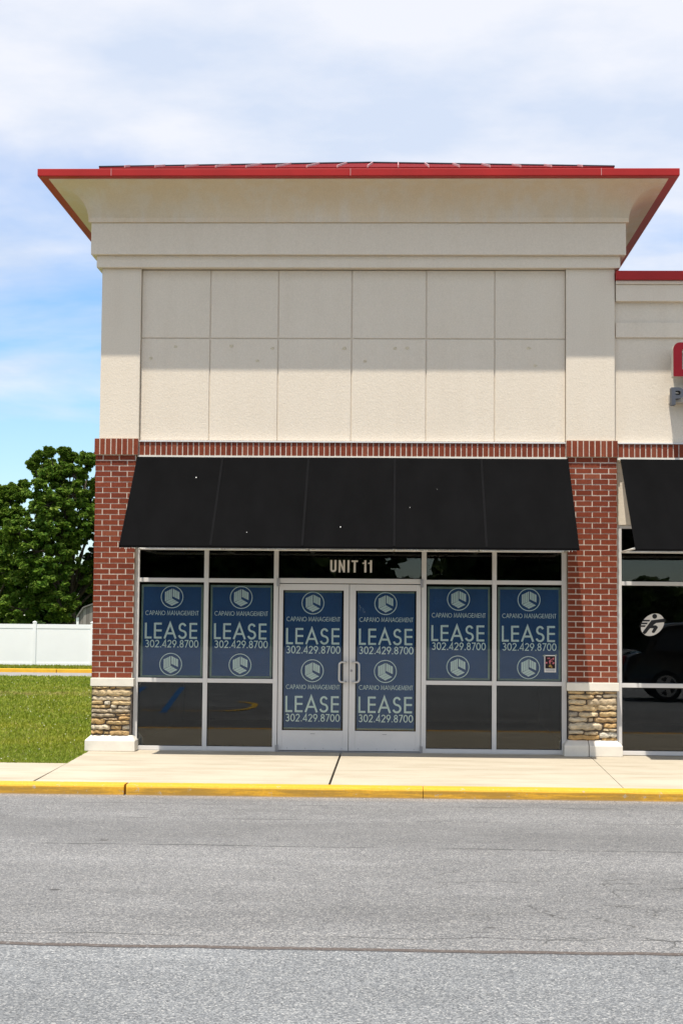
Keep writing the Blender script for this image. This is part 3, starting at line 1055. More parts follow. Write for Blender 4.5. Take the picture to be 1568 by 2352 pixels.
# storefront frame
FY0, FY1, GY = 0.0, 0.105, 0.045
V = [(-3.250, -3.197), (-2.387, -2.331), (-1.516, -1.459), (0.322, 0.381), (1.195, 1.250), (2.053, 2.114)]
mb = MB()
for a, b_ in V:
    mb.box(a, b_, FY0, FY1, 0.004, 2.838)
for k in range(5):
    a, b_ = V[k][1], V[k + 1][0]
    bars = [(2.788, 2.836), (2.090, 2.141), (0.843, 0.895), (0.006, 0.057)] if k != 2 else [(2.788, 2.836), (2.088, 2.150)]
    for z0, z1 in bars:
        mb.box(a, b_, FY0 + .003, FY1 - .003, z0, z1)
fr = obj('storefront_frame', mb, M['alu'], B, 0.003)
mb = MB()
for k in range(5):
    a, b_ = V[k][1], V[k + 1][0]
    zs = [(2.141, 2.788), (0.895, 2.090), (0.057, 0.843)] if k != 2 else [(2.150, 2.788)]
    for z0, z1 in zs:
        g = 0.006
        for q0, q1, w0, w1 in ((a, b_, z0, z0 + g), (a, b_, z1 - g, z1), (a, a + g, z0 + g, z1 - g), (b_ - g, b_, z0 + g, z1 - g)):
            mb.box(q0, q1, GY - .012, GY + .02, w0, w1)
        pm = MB()
        pm.box(a + .001, b_ - .001, GY, GY + .006, z0 + .001, z1 - .001)
        obj('pane', pm, M['glass'], fr)
obj('gasket', mb, M['gasket'], fr)

# the pair of doors
def door(x0, x1, pull_x, attach_x, lock):
    mb = MB()
    zt, zb, gz0, gz1 = 2.078, 0.020, 0.266, 2.000
    gx0, gx1 = x0 + 0.062, x1 - 0.066
    if not lock:
        gx0, gx1 = -1.398, -0.643
    else:
        gx0, gx1 = -0.494, 0.258
    mb.box(x0, gx0, 0.012, 0.062, zb, zt)
    mb.box(gx1, x1, 0.012, 0.062, zb, zt)
    mb.box(gx0, gx1, 0.014, 0.060, zb, gz0)
    mb.box(gx0, gx1, 0.014, 0.060, gz1, zt)
    d = obj('door', mb, M['alu'], B, 0.003)
    mb = MB()
    mb.box(gx0 + .001, gx1 - .001, GY - .003, GY + .003, gz0 + .001, gz1 - .001)
    obj('pane', mb, M['glass'], d)
    mb = MB()
    g = 0.007
    for q0, q1, w0, w1 in ((gx0, gx1, gz0, gz0 + g), (gx0, gx1, gz1 - g, gz1), (gx0, gx0 + g, gz0 + g, gz1 - g), (gx1 - g, gx1, gz0 + g, gz1 - g)):
        mb.box(q0, q1, 0.020, 0.058, w0, w1)
    obj('gasket', mb, M['gasket'], d)
    mb = MB()
    z0, z1, yo = 0.868, 1.114, -0.050
    s = 1 if attach_x > pull_x else -1
    pts = [(attach_x, 0.014, z1), (attach_x, yo + .012, z1), (attach_x - s * .012, yo, z1)]
    for a in np.linspace(0, math.pi / 2, 6):
        pts.append((pull_x + s * .035 - s * .035 * math.sin(a), yo, z1 - .035 + .035 * math.cos(a)))
    for a in np.linspace(0, math.pi / 2, 6):
        pts.append((pull_x + s * .035 - s * .035 * math.cos(a), yo, z0 + .035 - .035 * math.sin(a)))
    pts += [(attach_x - s * .012, yo, z0), (attach_x, yo + .012, z0), (attach_x, 0.014, z0)]
    mb.tube(pts, 0.0125, 10)
    obj('handle', mb, M['steel'], d, smooth=True)
    hx = x0 - .012 if not lock else x1 + .004
    for z0, z1 in ((2.045, 2.145), (0.006, 0.085)):
        mb = MB()
        mb.box(hx - .012, hx + .022, -0.018, 0.012, z0, z1)
        obj('pivot_hinge', mb, M['alu_dark'], d, 0.003)
    if lock:
        mb = MB()
        mb.tube([(-0.542, 0.013, 1.008), (-0.542, 0.004, 1.008)], 0.016, 14)
        obj('lock_cylinder', mb, M['alu_dark'], d)
    for k in range(4):
        mb = MB()
        xx = x0 + .12 + k * (x1 - x0 - .2) / 3
        mb.box(xx - .004, xx + .004, 0.009, 0.013, 0.043, 0.051)
        obj('screw_head', mb, M['alu_dark'], d)
    mb = MB()
    mb.box((x0 + x1) / 2 - .028, (x0 + x1) / 2 + .028, 0.010, 0.015, 0.222, 0.229)
    obj('door_label', mb, M['alu_dark'], d)
    return d


door(-1.452, -0.5765, -0.692, -0.612, False)
door(-0.5705, 0.316, -0.444, -0.520, True)
mb = MB()
mb.box(-1.459, 0.322, -0.02, 0.10, 0.003, 0.014)
obj('threshold', mb, M['alu_dark'], B)
mb = MB()
mb.box(-1.459, 0.322, 0.064, 0.085, 0.014, 2.088)
mb2 = MB()
for q0, q1, w0, w1 in ((-1.459, -1.390, .014, 2.088), (-0.655, -0.485, .014, 2.088), (0.250, 0.322, .014, 2.088), (-1.39, 0.25, 2.0, 2.088), (-1.39, 0.25, .014, .27)):
    mb2.box(q0, q1, 0.064, 0.085, w0, w1)
obj('door_stop', mb2, M['gasket'], B)

# ------------------------------------------------------------------ the neighbouring lower shop
N = thing('neighbour_shop', 'lower cream shop wing with a red coping, right of the corner shop', 'building', (6, 0, 0))
NX0, NX1 = 2.705, 11.5
mb = MB()
mb.box(NX0, NX1, WY, 0.25, 3.862, 5.95)
mb.box(2.735, NX1, WY + .03, 0.25, 2.84, 3.637)
mb.box(NX1 - .25, NX1, 0.25, DEEP, 0, 5.9)
mb.box(NX0, NX1, DEEP, DEEP + .2, -.6, 5.9)
obj('stucco_wall', mb, M['stucco'], N)
mb = MB()
mb.box(NX0 + .008, NX1 + .06, -0.115, WY + .01, 5.622, 5.832)
mb.box(NX0 + .008, NX1 + .08, -0.140, WY + .01, 5.834, 5.878)
mb.box(NX0 + .008, NX1 + .03, -0.075, WY + .01, 5.172, 5.362)
obj('stucco_bands', mb, M['stucco'], N, 0.006)
mb = MB()
mb.box(NX0 + .004, NX1 + .15, -0.185, 0.3, 5.881, 5.992)
rr = obj('roof_coping', mb, M['red'], N, 0.004)
mb = MB()
mb.box(NX0, NX1 + .1, 0.3, DEEP + .2, 5.80, 5.90)
obj('roof', mb, M['shed_roof'], N)
mb = MB()
soldier(mb, 2.736, NX1, 3.672, 3.836, PY, 0.06)
sc = obj('soldier_course', mb, M['brick'], N)
mb = MB()
mb.box(2.736, NX1, PY + .007, 0.2, 3.668, 3.838)
obj('course_mortar', mb, M['mortar'], sc)
mb = MB()
mb.box(2.735, NX1, PY - .012, WY - .002, 3.838, 3.850)
mb.box(2.735, NX1, WY - .010, WY - .002, 3.850, 3.861)
obj('flashing', mb, M['alu'], N)
mb = MB()
mb.box(2.725, NX1, PY - .004, 0.2, 3.638, 3.667)
obj('lintel', mb, M['cast'], N)
mb = MB()
mb.box(8.2, 8.8, PY, 0.3, 0.0, 3.672)
obj('brick_pier', mb, M['brick'], N)
NV = [(2.722, 2.790), (3.90, 3.955), (5.02, 5.075), (6.14, 6.195), (7.26, 7.315), (8.15, 8.20)]
mb = MB()
for a, b_ in NV:
    mb.box(a, b_, FY0, FY1, 0.004, 2.838)
for k in range(5):
    for z0, z1 in [(2.795, 2.836), (2.091, 2.140), (0.833, 0.886), (0.006, 0.057)]:
        mb.box(NV[k][1], NV[k + 1][0], FY0 + .003, FY1 - .003, z0, z1)
nf = obj('storefront_frame', mb, M['alu'], N, 0.003)
mb = MB()
for k in range(5):
    a, b_ = NV[k][1], NV[k + 1][0]
    for z0, z1 in [(2.140, 2.795), (0.886, 2.091), (0.057, 0.833)]:
        g = 0.006
        for q0, q1, w0, w1 in ((a, b_, z0, z0 + g), (a, b_, z1 - g, z1), (a, a + g, z0 + g, z1 - g), (b_ - g, b_, z0 + g, z1 - g)):
            mb.box(q0, q1, GY - .012, GY + .02, w0, w1)
        pm = MB()
        pm.box(a + .001, b_ - .001, GY, GY + .006, z0 + .001, z1 - .001)
        obj('pane', pm, M['glass'], nf)
obj('gasket', mb, M['gasket'], nf)
mb = MB()
mb.box(8.8, NX1, WY, 0.25, 0.0, 3.637)
obj('stucco_infill', mb, M['stucco'], N)
room(N, 2.75, 8.2)

# ------------------------------------------------------------------ awnings
def awning(label, xa, xb, n):
    Y0, Z0, Y1, Z1 = -0.112, 3.648, -1.33, 2.484
    A = thing('awning', label, 'awning', ((xa + xb) / 2, 0, Z0), 'black shopfront awnings')
    nx, nz = n * 6, 12
    ym, zm = (Y1 - Y0), (Z1 - Z0)
    ln = math.hypot(ym, zm)
    ny_, nz_ = -zm / ln, ym / ln            # inward normal (towards the wall, down)
    mb = MB()
    rr = random.Random(9)
    for side in (0, 1):
        for j in range(nz + 1):
            t_ = j / nz
            for i in range(nx + 1):
                u = i / nx
                fu = (u * n) % 1.0
                sag = 0.012 * math.sin(math.pi * fu) * math.sin(math.pi * t_) + 0.003 * math.sin(9 * u + 4 * t_)
                off = sag + side * 0.006
                mb.v.append((xa + (xb - xa) * u, Y0 + ym * t_ + ny_ * off, Z0 + zm * t_ + nz_ * off))
    w = nx + 1
    tot = w * (nz + 1)
    for j in range(nz):
        for i in range(nx):
            a = j * w + i
            mb.f.append((a, a + w, a + w + 1, a + 1))
            mb.f.append((tot + a, tot + a + 1, tot + a + w + 1, tot + a + w))
    for j in range(nz):
        for i, fl in ((0, 0), (nx, 1)):
            a = j * w + i
            q = (a, tot + a, tot + a + w, a + w)
            mb.f.append(q if not fl else q[::-1])
    for i in range(nx):
        for j in (0, nz):
            a = j * w + i
            mb.f.append((a, a + 1, tot + a + 1, tot + a))
    cn = obj('canopy', mb, M['awning'], A, smooth=False)
    # stitched seams
    for k in range(1, n):
        mb = MB()
        x = xa + (xb - xa) * k / n
        q = len(mb.v)
        for yy, zz in ((Y0 + ym * .012, Z0 + zm * .012), (Y0 + ym * .992, Z0 + zm * .992)):
            for xx, o in ((x - .016, 0.001), (x - .014, .006), (x + .014, .006), (x + .016, 0.001)):
                mb.v.append((xx, yy - o * ny_, zz - o * nz_))
        mb.f += [(q + i, q + 4 + i, q + 5 + i, q + 1 + i) for i in range(3)]
        obj('seam', mb, M['seam_cloth'], cn)
    mb = MB()
    mb.box(xa, xb, Y1 - .006, Y1 + .004, Z1 - .022, Z1 + .004)
    obj('hem', mb, M['awning'], cn)
    mb = MB()
    lo_, x = [], xa + .01
    while x < xb - .03:
        h_ = rr.uniform(.006, .018) if rr.random() < .75 else .002
        lo_ += [(x, Z1 - .024), (x + .001, Z1 - .024 - h_), (x + .006, Z1 - .024 - h_), (x + .007, Z1 - .024)]
        x += rr.uniform(.026, .044)
    bb = len(mb.v)
    for qx, qz in lo_:
        for yy in (Y1 - .003, Y1 + .003):
            mb.v += [(qx, yy, Z1 - .0225), (qx, yy, qz)]
    for i in range(len(lo_) - 1):
        p, q = bb + 4 * i, bb + 4 * i + 4
        mb.f += [(p, p + 1, q + 1, q), (p + 3, p + 2, q + 2, q + 3), (p + 1, p + 3, q + 3, q + 1), (p + 2, p, q, q + 2)]
    obj('lacing', mb, M['tube'], cn)
    # tube frame under the cloth
    mb = MB()
    d = 0.03
    mb.tube([(xa + .02, Y1 + .062, Z1 + .018), (xb - .02, Y1 + .062, Z1 + .018)], 0.016, 8)
    mb.tube([(xa + .02, -0.06, Z0 - .02), (xb - .02, -0.06, Z0 - .02)], 0.014, 8)
    mb.tube([(xa + .02, -0.03, Z1 + .018), (xb - .02, -0.03, Z1 + .018)], 0.014, 8)
    for k in range(n + 1):
        x = xa + .03 + (xb - xa - .06) * k / n
        mb.tube([(x, Y0 + .05, Z0 - .03), (x, Y1 + .062, Z1 + .018)], 0.013, 8)
        mb.tube([(x, -0.03, Z1 + .018), (x, Y1 + .062, Z1 + .018)], 0.013, 8)
    obj('frame', mb, M['tube'], A, smooth=True)
    return A


awning('long black fabric awning over the unit 11 doors, fully in view', -3.232, 2.121, 5)
awning('black fabric awning right of the brick pillar, cut off by the photo edge', 2.762, 8.13, 5)

# ------------------------------------------------------------------ lettering: a geometric sans drawn with strokes
def arc(cx, cz, rx, rz, a0, a1, n=14):
    return [(cx + rx * math.cos(R(a)), cz + rz * math.sin(R(a))) for a in np.linspace(a0, a1, n)]


GL = {
    'C': (0.96, [arc(.52, .5, .46, .46, 48, 312, 24)]),
    'A': (0.86, [[(.05, 0), (.43, .96), (.81, 0)], [(.17, .33), (.69, .33)]]),
    'P': (0.62, [[(.1, 0), (.1, 1)], [(.1, .955), (.3, .955)] + arc(.30, .71, .24, .245, 90, -90, 12)[1:] + [(.1, .465)]]),
    'N': (0.80, [[(.1, 0), (.1, .99), (.70, .01), (.70, 1)]]),
    'O': (1.02, [arc(.51, .5, .455, .455, 0, 345, 24)]),
    'M': (1.0, [[(.07, 0), (.2, .98), (.5, .12), (.8, .98), (.93, 0)]]),
    'G': (1.0, [arc(.51, .5, .455, .455, 45, 355, 24) + [(.56, .46)]]),
    'E': (0.60, [[(.1, 0), (.1, 1)], [(.1, .945), (.56, .945)], [(.1, .51), (.56, .51)], [(.1, .055), (.56, .055)]]),
    'T': (0.56, [[(.02, .95), (.54, .95)], [(.28, 0), (.28, .95)]]),
    'L': (0.52, [[(.1, 1), (.1, .055), (.50, .055)]]),
    'S': (0.64, [arc(.31, .725, .20, .22, 20, 265, 16)[:-1] + arc(.30, .27, .235, .225, 75, -165, 16)]),
    '0': (0.64, [arc(.32, .5, .25, .455, 0, 345, 24)]),
    '2': (0.62, [arc(.31, .70, .22, .25, 165, -25, 14) + [(.09, .045), (.56, .045)]]),
    '3': (0.62, [arc(.28, .735, .19, .215, 150, -80, 12) + [(.24, .525)], [(.24, .525)] + arc(.28, .275, .225, .235, 85, -150, 14)]),
    '4': (0.66, [[(.47, 0), (.47, .98), (.06, .26), (.62, .26)]]),
    '7': (0.58, [[(.05, .95), (.52, .95), (.18, 0)]]),
    '8': (0.62, [arc(.31, .74, .185, .21, 0, 345, 20), arc(.31, .275, .225, .23, 0, 345, 20)]),
    '9': (0.64, [arc(.32, .68, .235, .275, 0, 345, 20), [(.545, .60), (.22, 0)]]),
    '.': (0.26, [[(.13, -.01), (.13, .125)]]),
    ' ': (0.34, []),
}
CLOSED = {'O': (0,), '0': (0,), '8': (0, 1), '9': (0,)}
GLB = {'U': (0.52, [[(.11, 1), (.11, .25)] + arc(.26, .25, .15, .15, 180, 360, 10) + [(.41, .25), (.41, 1)]]),
       'N': (0.54, [[(.11, 0), (.11, 1)], [(.12, .96), (.42, .04)], [(.43, 0), (.43, 1)]]),
       'I': (0.27, [[(.13, 0), (.13, 1)]]), 'T': (0.46, [[(0, .915), (.46, .915)], [(.23, 0), (.23, .9)]]),
       '1': (0.32, [[(.20, 0), (.20, 1)], [(.0, .74), (.2, .80)]]), ' ': (0.22, [])}


def text(s, x0, x1, z0, z1, half, y, font=GL, gap=0.06):
    mb = MB()
    tot = sum(font[c][0] + gap for c in s) - gap
    sx_, sz_ = (x1 - x0) / tot, (z1 - z0)
    x = x0
    k = 0
    for c in s:
        adv, strokes = font[c]
        for i, st in enumerate(strokes):
            w = half
            if c == '.':
                w = half * 1.15
            if font is GLB and (c, i) in (('T', 0), ('N', 1)):
                w = half * .82
            if font is GLB and (c, i) == ('1', 1):
                w = half * .6
            mb.stroke([(x + a * sx_, z0 + b_ * sz_) for a, b_ in st], w, y - 0.0005 * (k % 4), closed=(font is GL and i in CLOSED.get(c, ())))
            k += 1
        x += (adv + gap) * sx_
    return mb


def logo(cx, cz, r, y):
    mb = MB()
    mb.stroke([(cx + r * .965 * math.cos(a), cz + r * .965 * math.sin(a)) for a in np.linspace(0, 2 * math.pi, 41)[:-1]], r * .036, y, closed=True)
    g = .022

    def quad(p, y_):
        mb.poly([(cx + a * r, y_, cz + b_ * r) for a, b_ in p])
    # left face: four upright bars; right face: three; floor: three slanting boards
    for k in range(4):
        u0, u1 = k / 4, (k + 1) / 4
        xa, xb = -.63 + .62 * u0 + (g if k else 0), -.63 + .62 * u1
        tl, bl = (lambda q: .43 + .31 * q), (lambda q: -.41 + .27 * q)
        quad([(xa, bl(u0)), (xb, bl(u1)), (xb, tl(u1)), (xa, tl(u0))], y)
    for k in range(3):
        u0, u1 = k / 3, (k + 1) / 3
        xa, xb = .06 + .59 * u0, .06 + .59 * u1 - (g if k < 2 else 0)
        tl, bl = (lambda q: .74 - .31 * q), (lambda q: .05 - .28 * q)
        quad([(xa, bl(u0)), (xb, bl(u1)), (xb, tl(u1)), (xa, tl(u0))], y)
    p0, p1, d = (-.60, -.44), (.02, -.14), (.585, -.345)
    for k in range(3):
        a, b_ = k / 3 + (.03 if k else 0), (k + 1) / 3
        quad([(p0[0] + d[0] * a, p0[1] + d[1] * a), (p0[0] + d[0] * b_, p0[1] + d[1] * b_), (p1[0] + d[0] * b_, p1[1] + d[1] * b_), (p1[0] + d[0] * a, p1[1] + d[1] * a)], y)
    return mb


PYY = GY + 0.022      # posters hang just inside the glass


def sheet(x0, x1, z0, z1, y, th=0.002):
    mb = MB()
    mb.box(x0, x1, y, y + th, z0, z1)
    return mb


def window_poster():
    t = thing('lease_poster', 'x', 'poster', (-2.79, PYY, 0.898), 'lease posters behind the storefront glass')
    c = -2.79
    obj('border', sheet(c - .388, c + .388, .900, 2.058, PYY), M['poster_edge'], t)
    obj('sheet', sheet(c - .362, c + .362, .926, 2.030, PYY - .002, .0018), M['poster_blue'], t)
    y = PYY - .0035
    obj('emblem', logo(c - .003, 1.904, .1415, y), M['mint'], t)
    obj('emblem', logo(c - .008, 1.064, .1415, y), M['mint'], t)
    obj('company_name', text('CAPANO MANAGEMENT', c - .334, c + .334, 1.676, 1.731, .0031, y), M['mint'], t)
    obj('headline', text('LEASE', c - .345, c + .325, 1.384, 1.580, .0125, y, gap=.10), M['mint'], t)
    obj('phone_number', text('302.429.8700', c - .334, c + .337, 1.275, 1.366, .0062, y), M['mint'], t)
    return t


def door_poster():
    c = -1.025
    t = thing('lease_poster', 'x', 'poster', (c, PYY, 0.27), 'lease posters behind the storefront glass')
    obj('border', sheet(c - .355, c + .355, .276, 1.992, PYY), M['poster_edge'], t)
    obj('sheet', sheet(c - .357, c + .357, .298, 1.970, PYY - .002, .0018), M['poster_blue'], t)
    y = PYY - .0035
    for dz_, lg in ((0, 1.842), (-.842, 1.000)):
        obj('emblem', logo(c - .004, lg, .1415, y), M['mint'], t)
        obj('company_name', text('CAPANO MANAGEMENT', c - .330, c + .338, 1.614 + dz_, 1.669 + dz_, .0031, y), M['mint'], t)
        obj('headline', text('LEASE', c - .342, c + .336, 1.329 + dz_, 1.529 + dz_, .0125, y, gap=.10), M['mint'], t)
        obj('phone_number', text('302.429.8700', c - .334, c + .343, 1.215 + dz_, 1.307 + dz_, .0062, y), M['mint'], t)
    return t


wp = window_poster()
wp['label'] = 'blue lease poster in the window beside the left corner pillar'
for x, lab in ((-1.923, 'blue lease poster in the window directly left of the doors'), (0.784, 'blue lease poster in the window directly right of the doors'),
               (1.657, 'blue lease poster with a small flyer taped over its lower right corner')):
    dup(wp, (x, PYY, 0.898), lab)
dp = door_poster()
dp['label'] = 'tall blue lease poster filling the left door, lease printed twice'
dup(dp, (-0.118, PYY, 0.27), 'tall blue lease poster filling the right door, next to the lock')

U = thing('unit_number', 'pale UNIT 11 lettering on the glass above the doors', 'lettering', (-0.55, GY, 2.226))
obj('letters', text('UNIT', -0.823, -0.472, 2.226, 2.380, 0.0125, GY - .0035, GLB, .075), M['white_vinyl'], U)
obj('digits', text('11', -0.415, -0.288, 2.226, 2.380, 0.0125, GY - .0035, GLB, .075), M['white_vinyl'], U)

# flyer taped outside
fx0, fx1, fz0, fz1, fy = 1.842, 1.986, 1.010, 1.222, GY - .004
F = thing('flyer', 'small dark event flyer with a white border taped to the rightmost unit 11 window', 'flyer', (1.914, fy, fz0))
obj('paper', sheet(fx0, fx1, fz0, fz1, fy, .0015), M['flyer_white'], F)
obj('picture', sheet(fx0 + .010, fx1 - .010, fz0 + .046, fz1 - .012, fy - .001, .001), M['flyer_dark'], F)
mb, mg, mt = MB(), MB(), MB()
rf_ = random.Random(2)
for k in range(13):
    cx, cz, rr_ = rf_.uniform(fx0 + .025, fx1 - .025), rf_.uniform(fz0 + .095, fz1 - .03), rf_.uniform(.006, .014)
    mb.poly([(cx + rr_ * math.cos(a) * rf_.uniform(.7, 1.2), fy - .0016 - .0001 * k, cz + rr_ * math.sin(a)) for a in np.linspace(0, 6.28, 10)[:-1]])
for k in range(4):
    cx, cz, rr_ = rf_.uniform(fx0 + .055, fx1 - .055), rf_.uniform(fz0 + .058, fz0 + .085), rf_.uniform(.008, .013)
    mg.poly([(cx + rr_ * math.cos(a), fy - .0036 - .0001 * k, cz + rr_ * math.sin(a)) for a in np.linspace(0, 6.28, 10)[:-1]])
for k in range(3):
    mt.box(fx0 + .012, fx1 - .012, fy - .002, fy - .001, fz0 + .012 + .010 * k, fz0 + .017 + .010 * k)
obj('picture_figures', mb, M['flyer_pink'], F)
obj('picture_centre', mg, M['flyer_gold'], F)
obj('text_band', mt, M['flyer_grey'], F)
mb = MB()
mb.poly([(fx0 - .016, fy - .0008, fz1 - .018), (fx0 + .016, fy - .0008, fz1 - .004), (fx0 + .008, fy - .0008, fz1 + .008), (fx0 - .022, fy - .0008, fz1 - .006)])
mb.poly([(fx1 - .012, fy - .0008, fz1 - .008), (fx1 + .012, fy - .0008, fz1 - .008), (fx1 + .012, fy - .0008, fz1 + .008), (fx1 - .012, fy - .0008, fz1 + .008)])
obj('tape', mb, M['poster_edge'], F)

# runner emblem on the neighbour's window
def emblem():
    cx, cz, y = 3.173, 1.608, GY - .003
    t = thing('window_emblem', 'white oval emblem with a running figure on the window right of the brick pillar', 'emblem', (cx, y, cz))
    s = 0.147 / 232.0       # crop pixels to metres; crop centre (621, 846)

    def P(x_, y_):
        return (cx + (x_ - 621) * s, cz - (y_ - 846) * s)
    mb = MB()
    ca, sa = math.cos(R(42)), math.sin(R(42))
    ov = []
    for a in np.linspace(0, 2 * math.pi, 49)[:-1]:
        ex_, ey_ = 252 * math.cos(a), 190 * math.sin(a)
        ov.append(P(621 + ex_ * ca + ey_ * sa, 846 - ex_ * sa + ey_ * ca))
    mb.poly([(a, y, b_) for a, b_ in reversed(ov)])
    obj('oval', mb, M['white_vinyl'], t)
    mb = MB()
    k = [0]

    def bl(pts):
        k[0] += 1
        mb.poly([(P(*p)[0], y - .001 - .0002 * k[0], P(*p)[1]) for p in pts])
    bl([(663 + 47 * math.cos(a), 682 + 47 * math.sin(a)) for a in np.linspace(0, 2 * math.pi, 21)[:-1]])
    bl([(600, 760), (872, 722), (872, 792), (690, 812), (640, 850)])                       # arm and shoulder
    bl([(600, 760), (690, 800), (560, 930), (500, 1010), (462, 1036), (424, 1000)])        # trunk and trailing leg
    bl([(560, 855), (690, 858), (722, 885), (716, 915), (560, 915)])                       # thigh
    bl([(722, 885), (720, 910), (660, 1000), (625, 1008), (603, 985), (645, 905), (690, 858)])   # shin
    for a0, a1, b0 in ((430, 575, 752), (395, 530, 806), (370, 490, 858)):
        bl([(a0, b0), (a1, b0), (a1 - 16, b0 + 32), (a0 - 14, b0 + 32)])
    obj('runner', mb, M['gasket'], t)


emblem()

# channel letters on the neighbour's wall
sg = thing('wall_sign', 'red rounded channel letter above a grey letter P on the right wall', 'sign', (3.5, WY, 4.28))


def ring_letter(outer, inner, y0, y1, face, side, nm):
    """front face as a strip between two outlines of equal count, plus returns"""
    n = len(outer)
    fm, sm = MB(), MB()
    for i in range(n):
        j = (i + 1) % n
        fm.poly([(outer[i][0], y0, outer[i][1]), (outer[j][0], y0, outer[j][1]), (inner[j][0], y0, inner[j][1]), (inner[i][0], y0, inner[i][1])])
        sm.poly([(outer[i][0], y0, outer[i][1]), (outer[i][0], y1, outer[i][1]), (outer[j][0], y1, outer[j][1]), (outer[j][0], y0, outer[j][1])])
        sm.poly([(inner[i][0], y0, inner[i][1]), (inner[j][0], y0, inner[j][1]), (inner[j][0], y1, inner[j][1]), (inner[i][0], y1, inner[i][1])])
    l = obj(nm, fm, face, sg)
    obj('letter_return', sm, side, l)


LY0, LY1 = -0.345, -0.205
x0, x1, z0, z1, rad = 3.378, 3.86, 4.646, 5.068, 0.085


def rrect(a, b_, c, d, rs):
    o = []
    for (cx, cz, a0, r) in ((a + rs[0], d - rs[0], 180, rs[0]), (b_ - rs[1], d - rs[1], 90, rs[1]), (b_ - rs[2], c + rs[2], 0, rs[2]), (a + rs[3], c + rs[3], -90, rs[3])):
        for k in range(6):
            t_ = R(a0 - 90 * k / 5)
            o.append((cx + r * math.cos(t_), cz + r * math.sin(t_)))
    return o


ring_letter(rrect(x0, x1, z0, z1, (.085, .085, .085, .012)), rrect(x0 + .108, x1 - .11, z0 + .086, z1 - .085, (.012, .012, .012, .012)), LY0, LY1, M['red_letter'], M['letter_side'], 'red_letter')
# the grey P
zb_, zt_ = 4.298, 4.513
xp = 3.356
mbp, mbs = MB(), MB()
parts = [[(xp, zb_), (xp + .050, zb_), (xp + .050, zt_), (xp, zt_)],
         [(xp + .050, zt_ - .042), (xp + .088, zt_ - .042), (xp + .088, zt_), (xp + .050, zt_)],
         [(xp + .050, zb_ + .078), (xp + .088, zb_ + .078), (xp + .088, zb_ + .120), (xp + .050, zb_ + .120)]]
nb = 8
oc, ic = (xp + .088, (zt_ + zb_ + .078) / 2), 0.0
Ro, Ri = (zt_ - zb_ - .078) / 2, (zt_ - zb_ - .078) / 2 - .042
for k in range(nb):
    a, b_ = R(90 - 180 * k / nb), R(90 - 180 * (k + 1) / nb)
    parts.append([(oc[0] + Ri * math.cos(a), oc[1] + Ri * math.sin(a)), (oc[0] + Ri * math.cos(b_), oc[1] + Ri * math.sin(b_)),
                  (oc[0] + Ro * math.cos(b_), oc[1] + Ro * math.sin(b_)), (oc[0] + Ro * math.cos(a), oc[1] + Ro * math.sin(a))])
for p in parts:
    mbp.prism_y(p, LY0 + .01, LY1)
obj('grey_letter', mbp, M['grey_letter'], sg)
mb = MB()
mb.box(xp + .012, 3.95, LY1, WY, 4.345, 4.455)
mb.box(xp + .06, 3.95, LY1, WY, 4.74, 4.96)
obj('raceway', mb, M['letter_side'], sg)

# ------------------------------------------------------------------ white vinyl fence
FNY = 41.0
px0, pitch = -13.70, 2.205
Fc = thing('vinyl_fence', 'tall white vinyl privacy fence behind the lawn and back kerb', 'fence', (px0, FNY, -0.32))
for k in range(-9, 8):
    mb = MB()
    x = px0 + pitch * k
    mb.box(x - .062, x + .062, FNY - .062, FNY + .062, -0.36, 1.365)
    q = len(mb.v)
    mb.v += [(x - .072, FNY - .072, 1.365), (x + .072, FNY - .072, 1.365), (x + .072, FNY + .072, 1.365), (x - .072, FNY + .072, 1.365),
             (x - .072, FNY - .072, 1.385), (x + .072, FNY - .072, 1.385), (x + .072, FNY + .072, 1.385), (x - .072, FNY + .072, 1.385), (x, FNY, 1.425)]
    mb.f += [tuple(q + i for i in t) for t in ((3, 2, 1, 0), (0, 1, 5, 4), (1, 2, 6, 5), (2, 3, 7, 6), (3, 0, 4, 7), (4, 5, 8), (5, 6, 8), (6, 7, 8), (7, 4, 8))]
    obj('post', mb, M['fence'], Fc)
    if k < 7:
        mb = MB()
        a, b_ = x + .062, x + pitch - .062
        mb.box(a, b_, FNY - .024, FNY + .024, 1.145, 1.305)
        mb.box(a, b_, FNY - .024, FNY + .024, -0.30, -0.15)
        mb.box(a, b_, FNY - .012, FNY + .012, -0.15, 1.145)
        obj('fence_panel', mb, M['fence'], Fc)

# ------------------------------------------------------------------ shed behind the fence
SH = thing('garden_shed', 'grey weathered board shed with a gambrel roof behind the white fence', 'shed', (-11.3, 48, -0.35))
gab = [(-13.26, -0.35), (-9.3, -0.35), (-9.3, 1.56), (-9.55, 1.97), (-11.28, 2.50), (-13.02, 1.97), (-13.26, 1.56)]
gab = [(-13.26, -0.35), (-9.3, -0.35), (-9.3, 1.56), (-9.56, 1.96), (-11.28, 2.62), (-13.00, 1.96), (-13.26, 1.56)]
mb = MB()
mb.prism_y(gab, 47.0, 51.0)
obj('wall', mb, M['boards'], SH)
mb = MB()
top = gab[2:]
for (a, b_) in zip(top[:-1], top[1:]):
    dv = Vector((b_[0] - a[0], b_[1] - a[1])).normalized()
    nn = Vector((dv.y, -dv.x)) * .05
    if nn.y < 0:
        nn = -nn
    mb.prism_y([(a[0], a[1]), (b_[0], b_[1]), (b_[0] + nn.x, b_[1] + nn.y), (a[0] + nn.x, a[1] + nn.y)], 46.9, 51.1)
obj('roof', mb, M['shed_roof'], SH)
mb = MB()
mb.box(-13.30, -13.20, 46.96, 46.998, -0.35, 1.56)
mb.box(-9.36, -9.26, 46.96, 46.998, -0.35, 1.56)
obj('corner_trim', mb, M['fence'], SH)

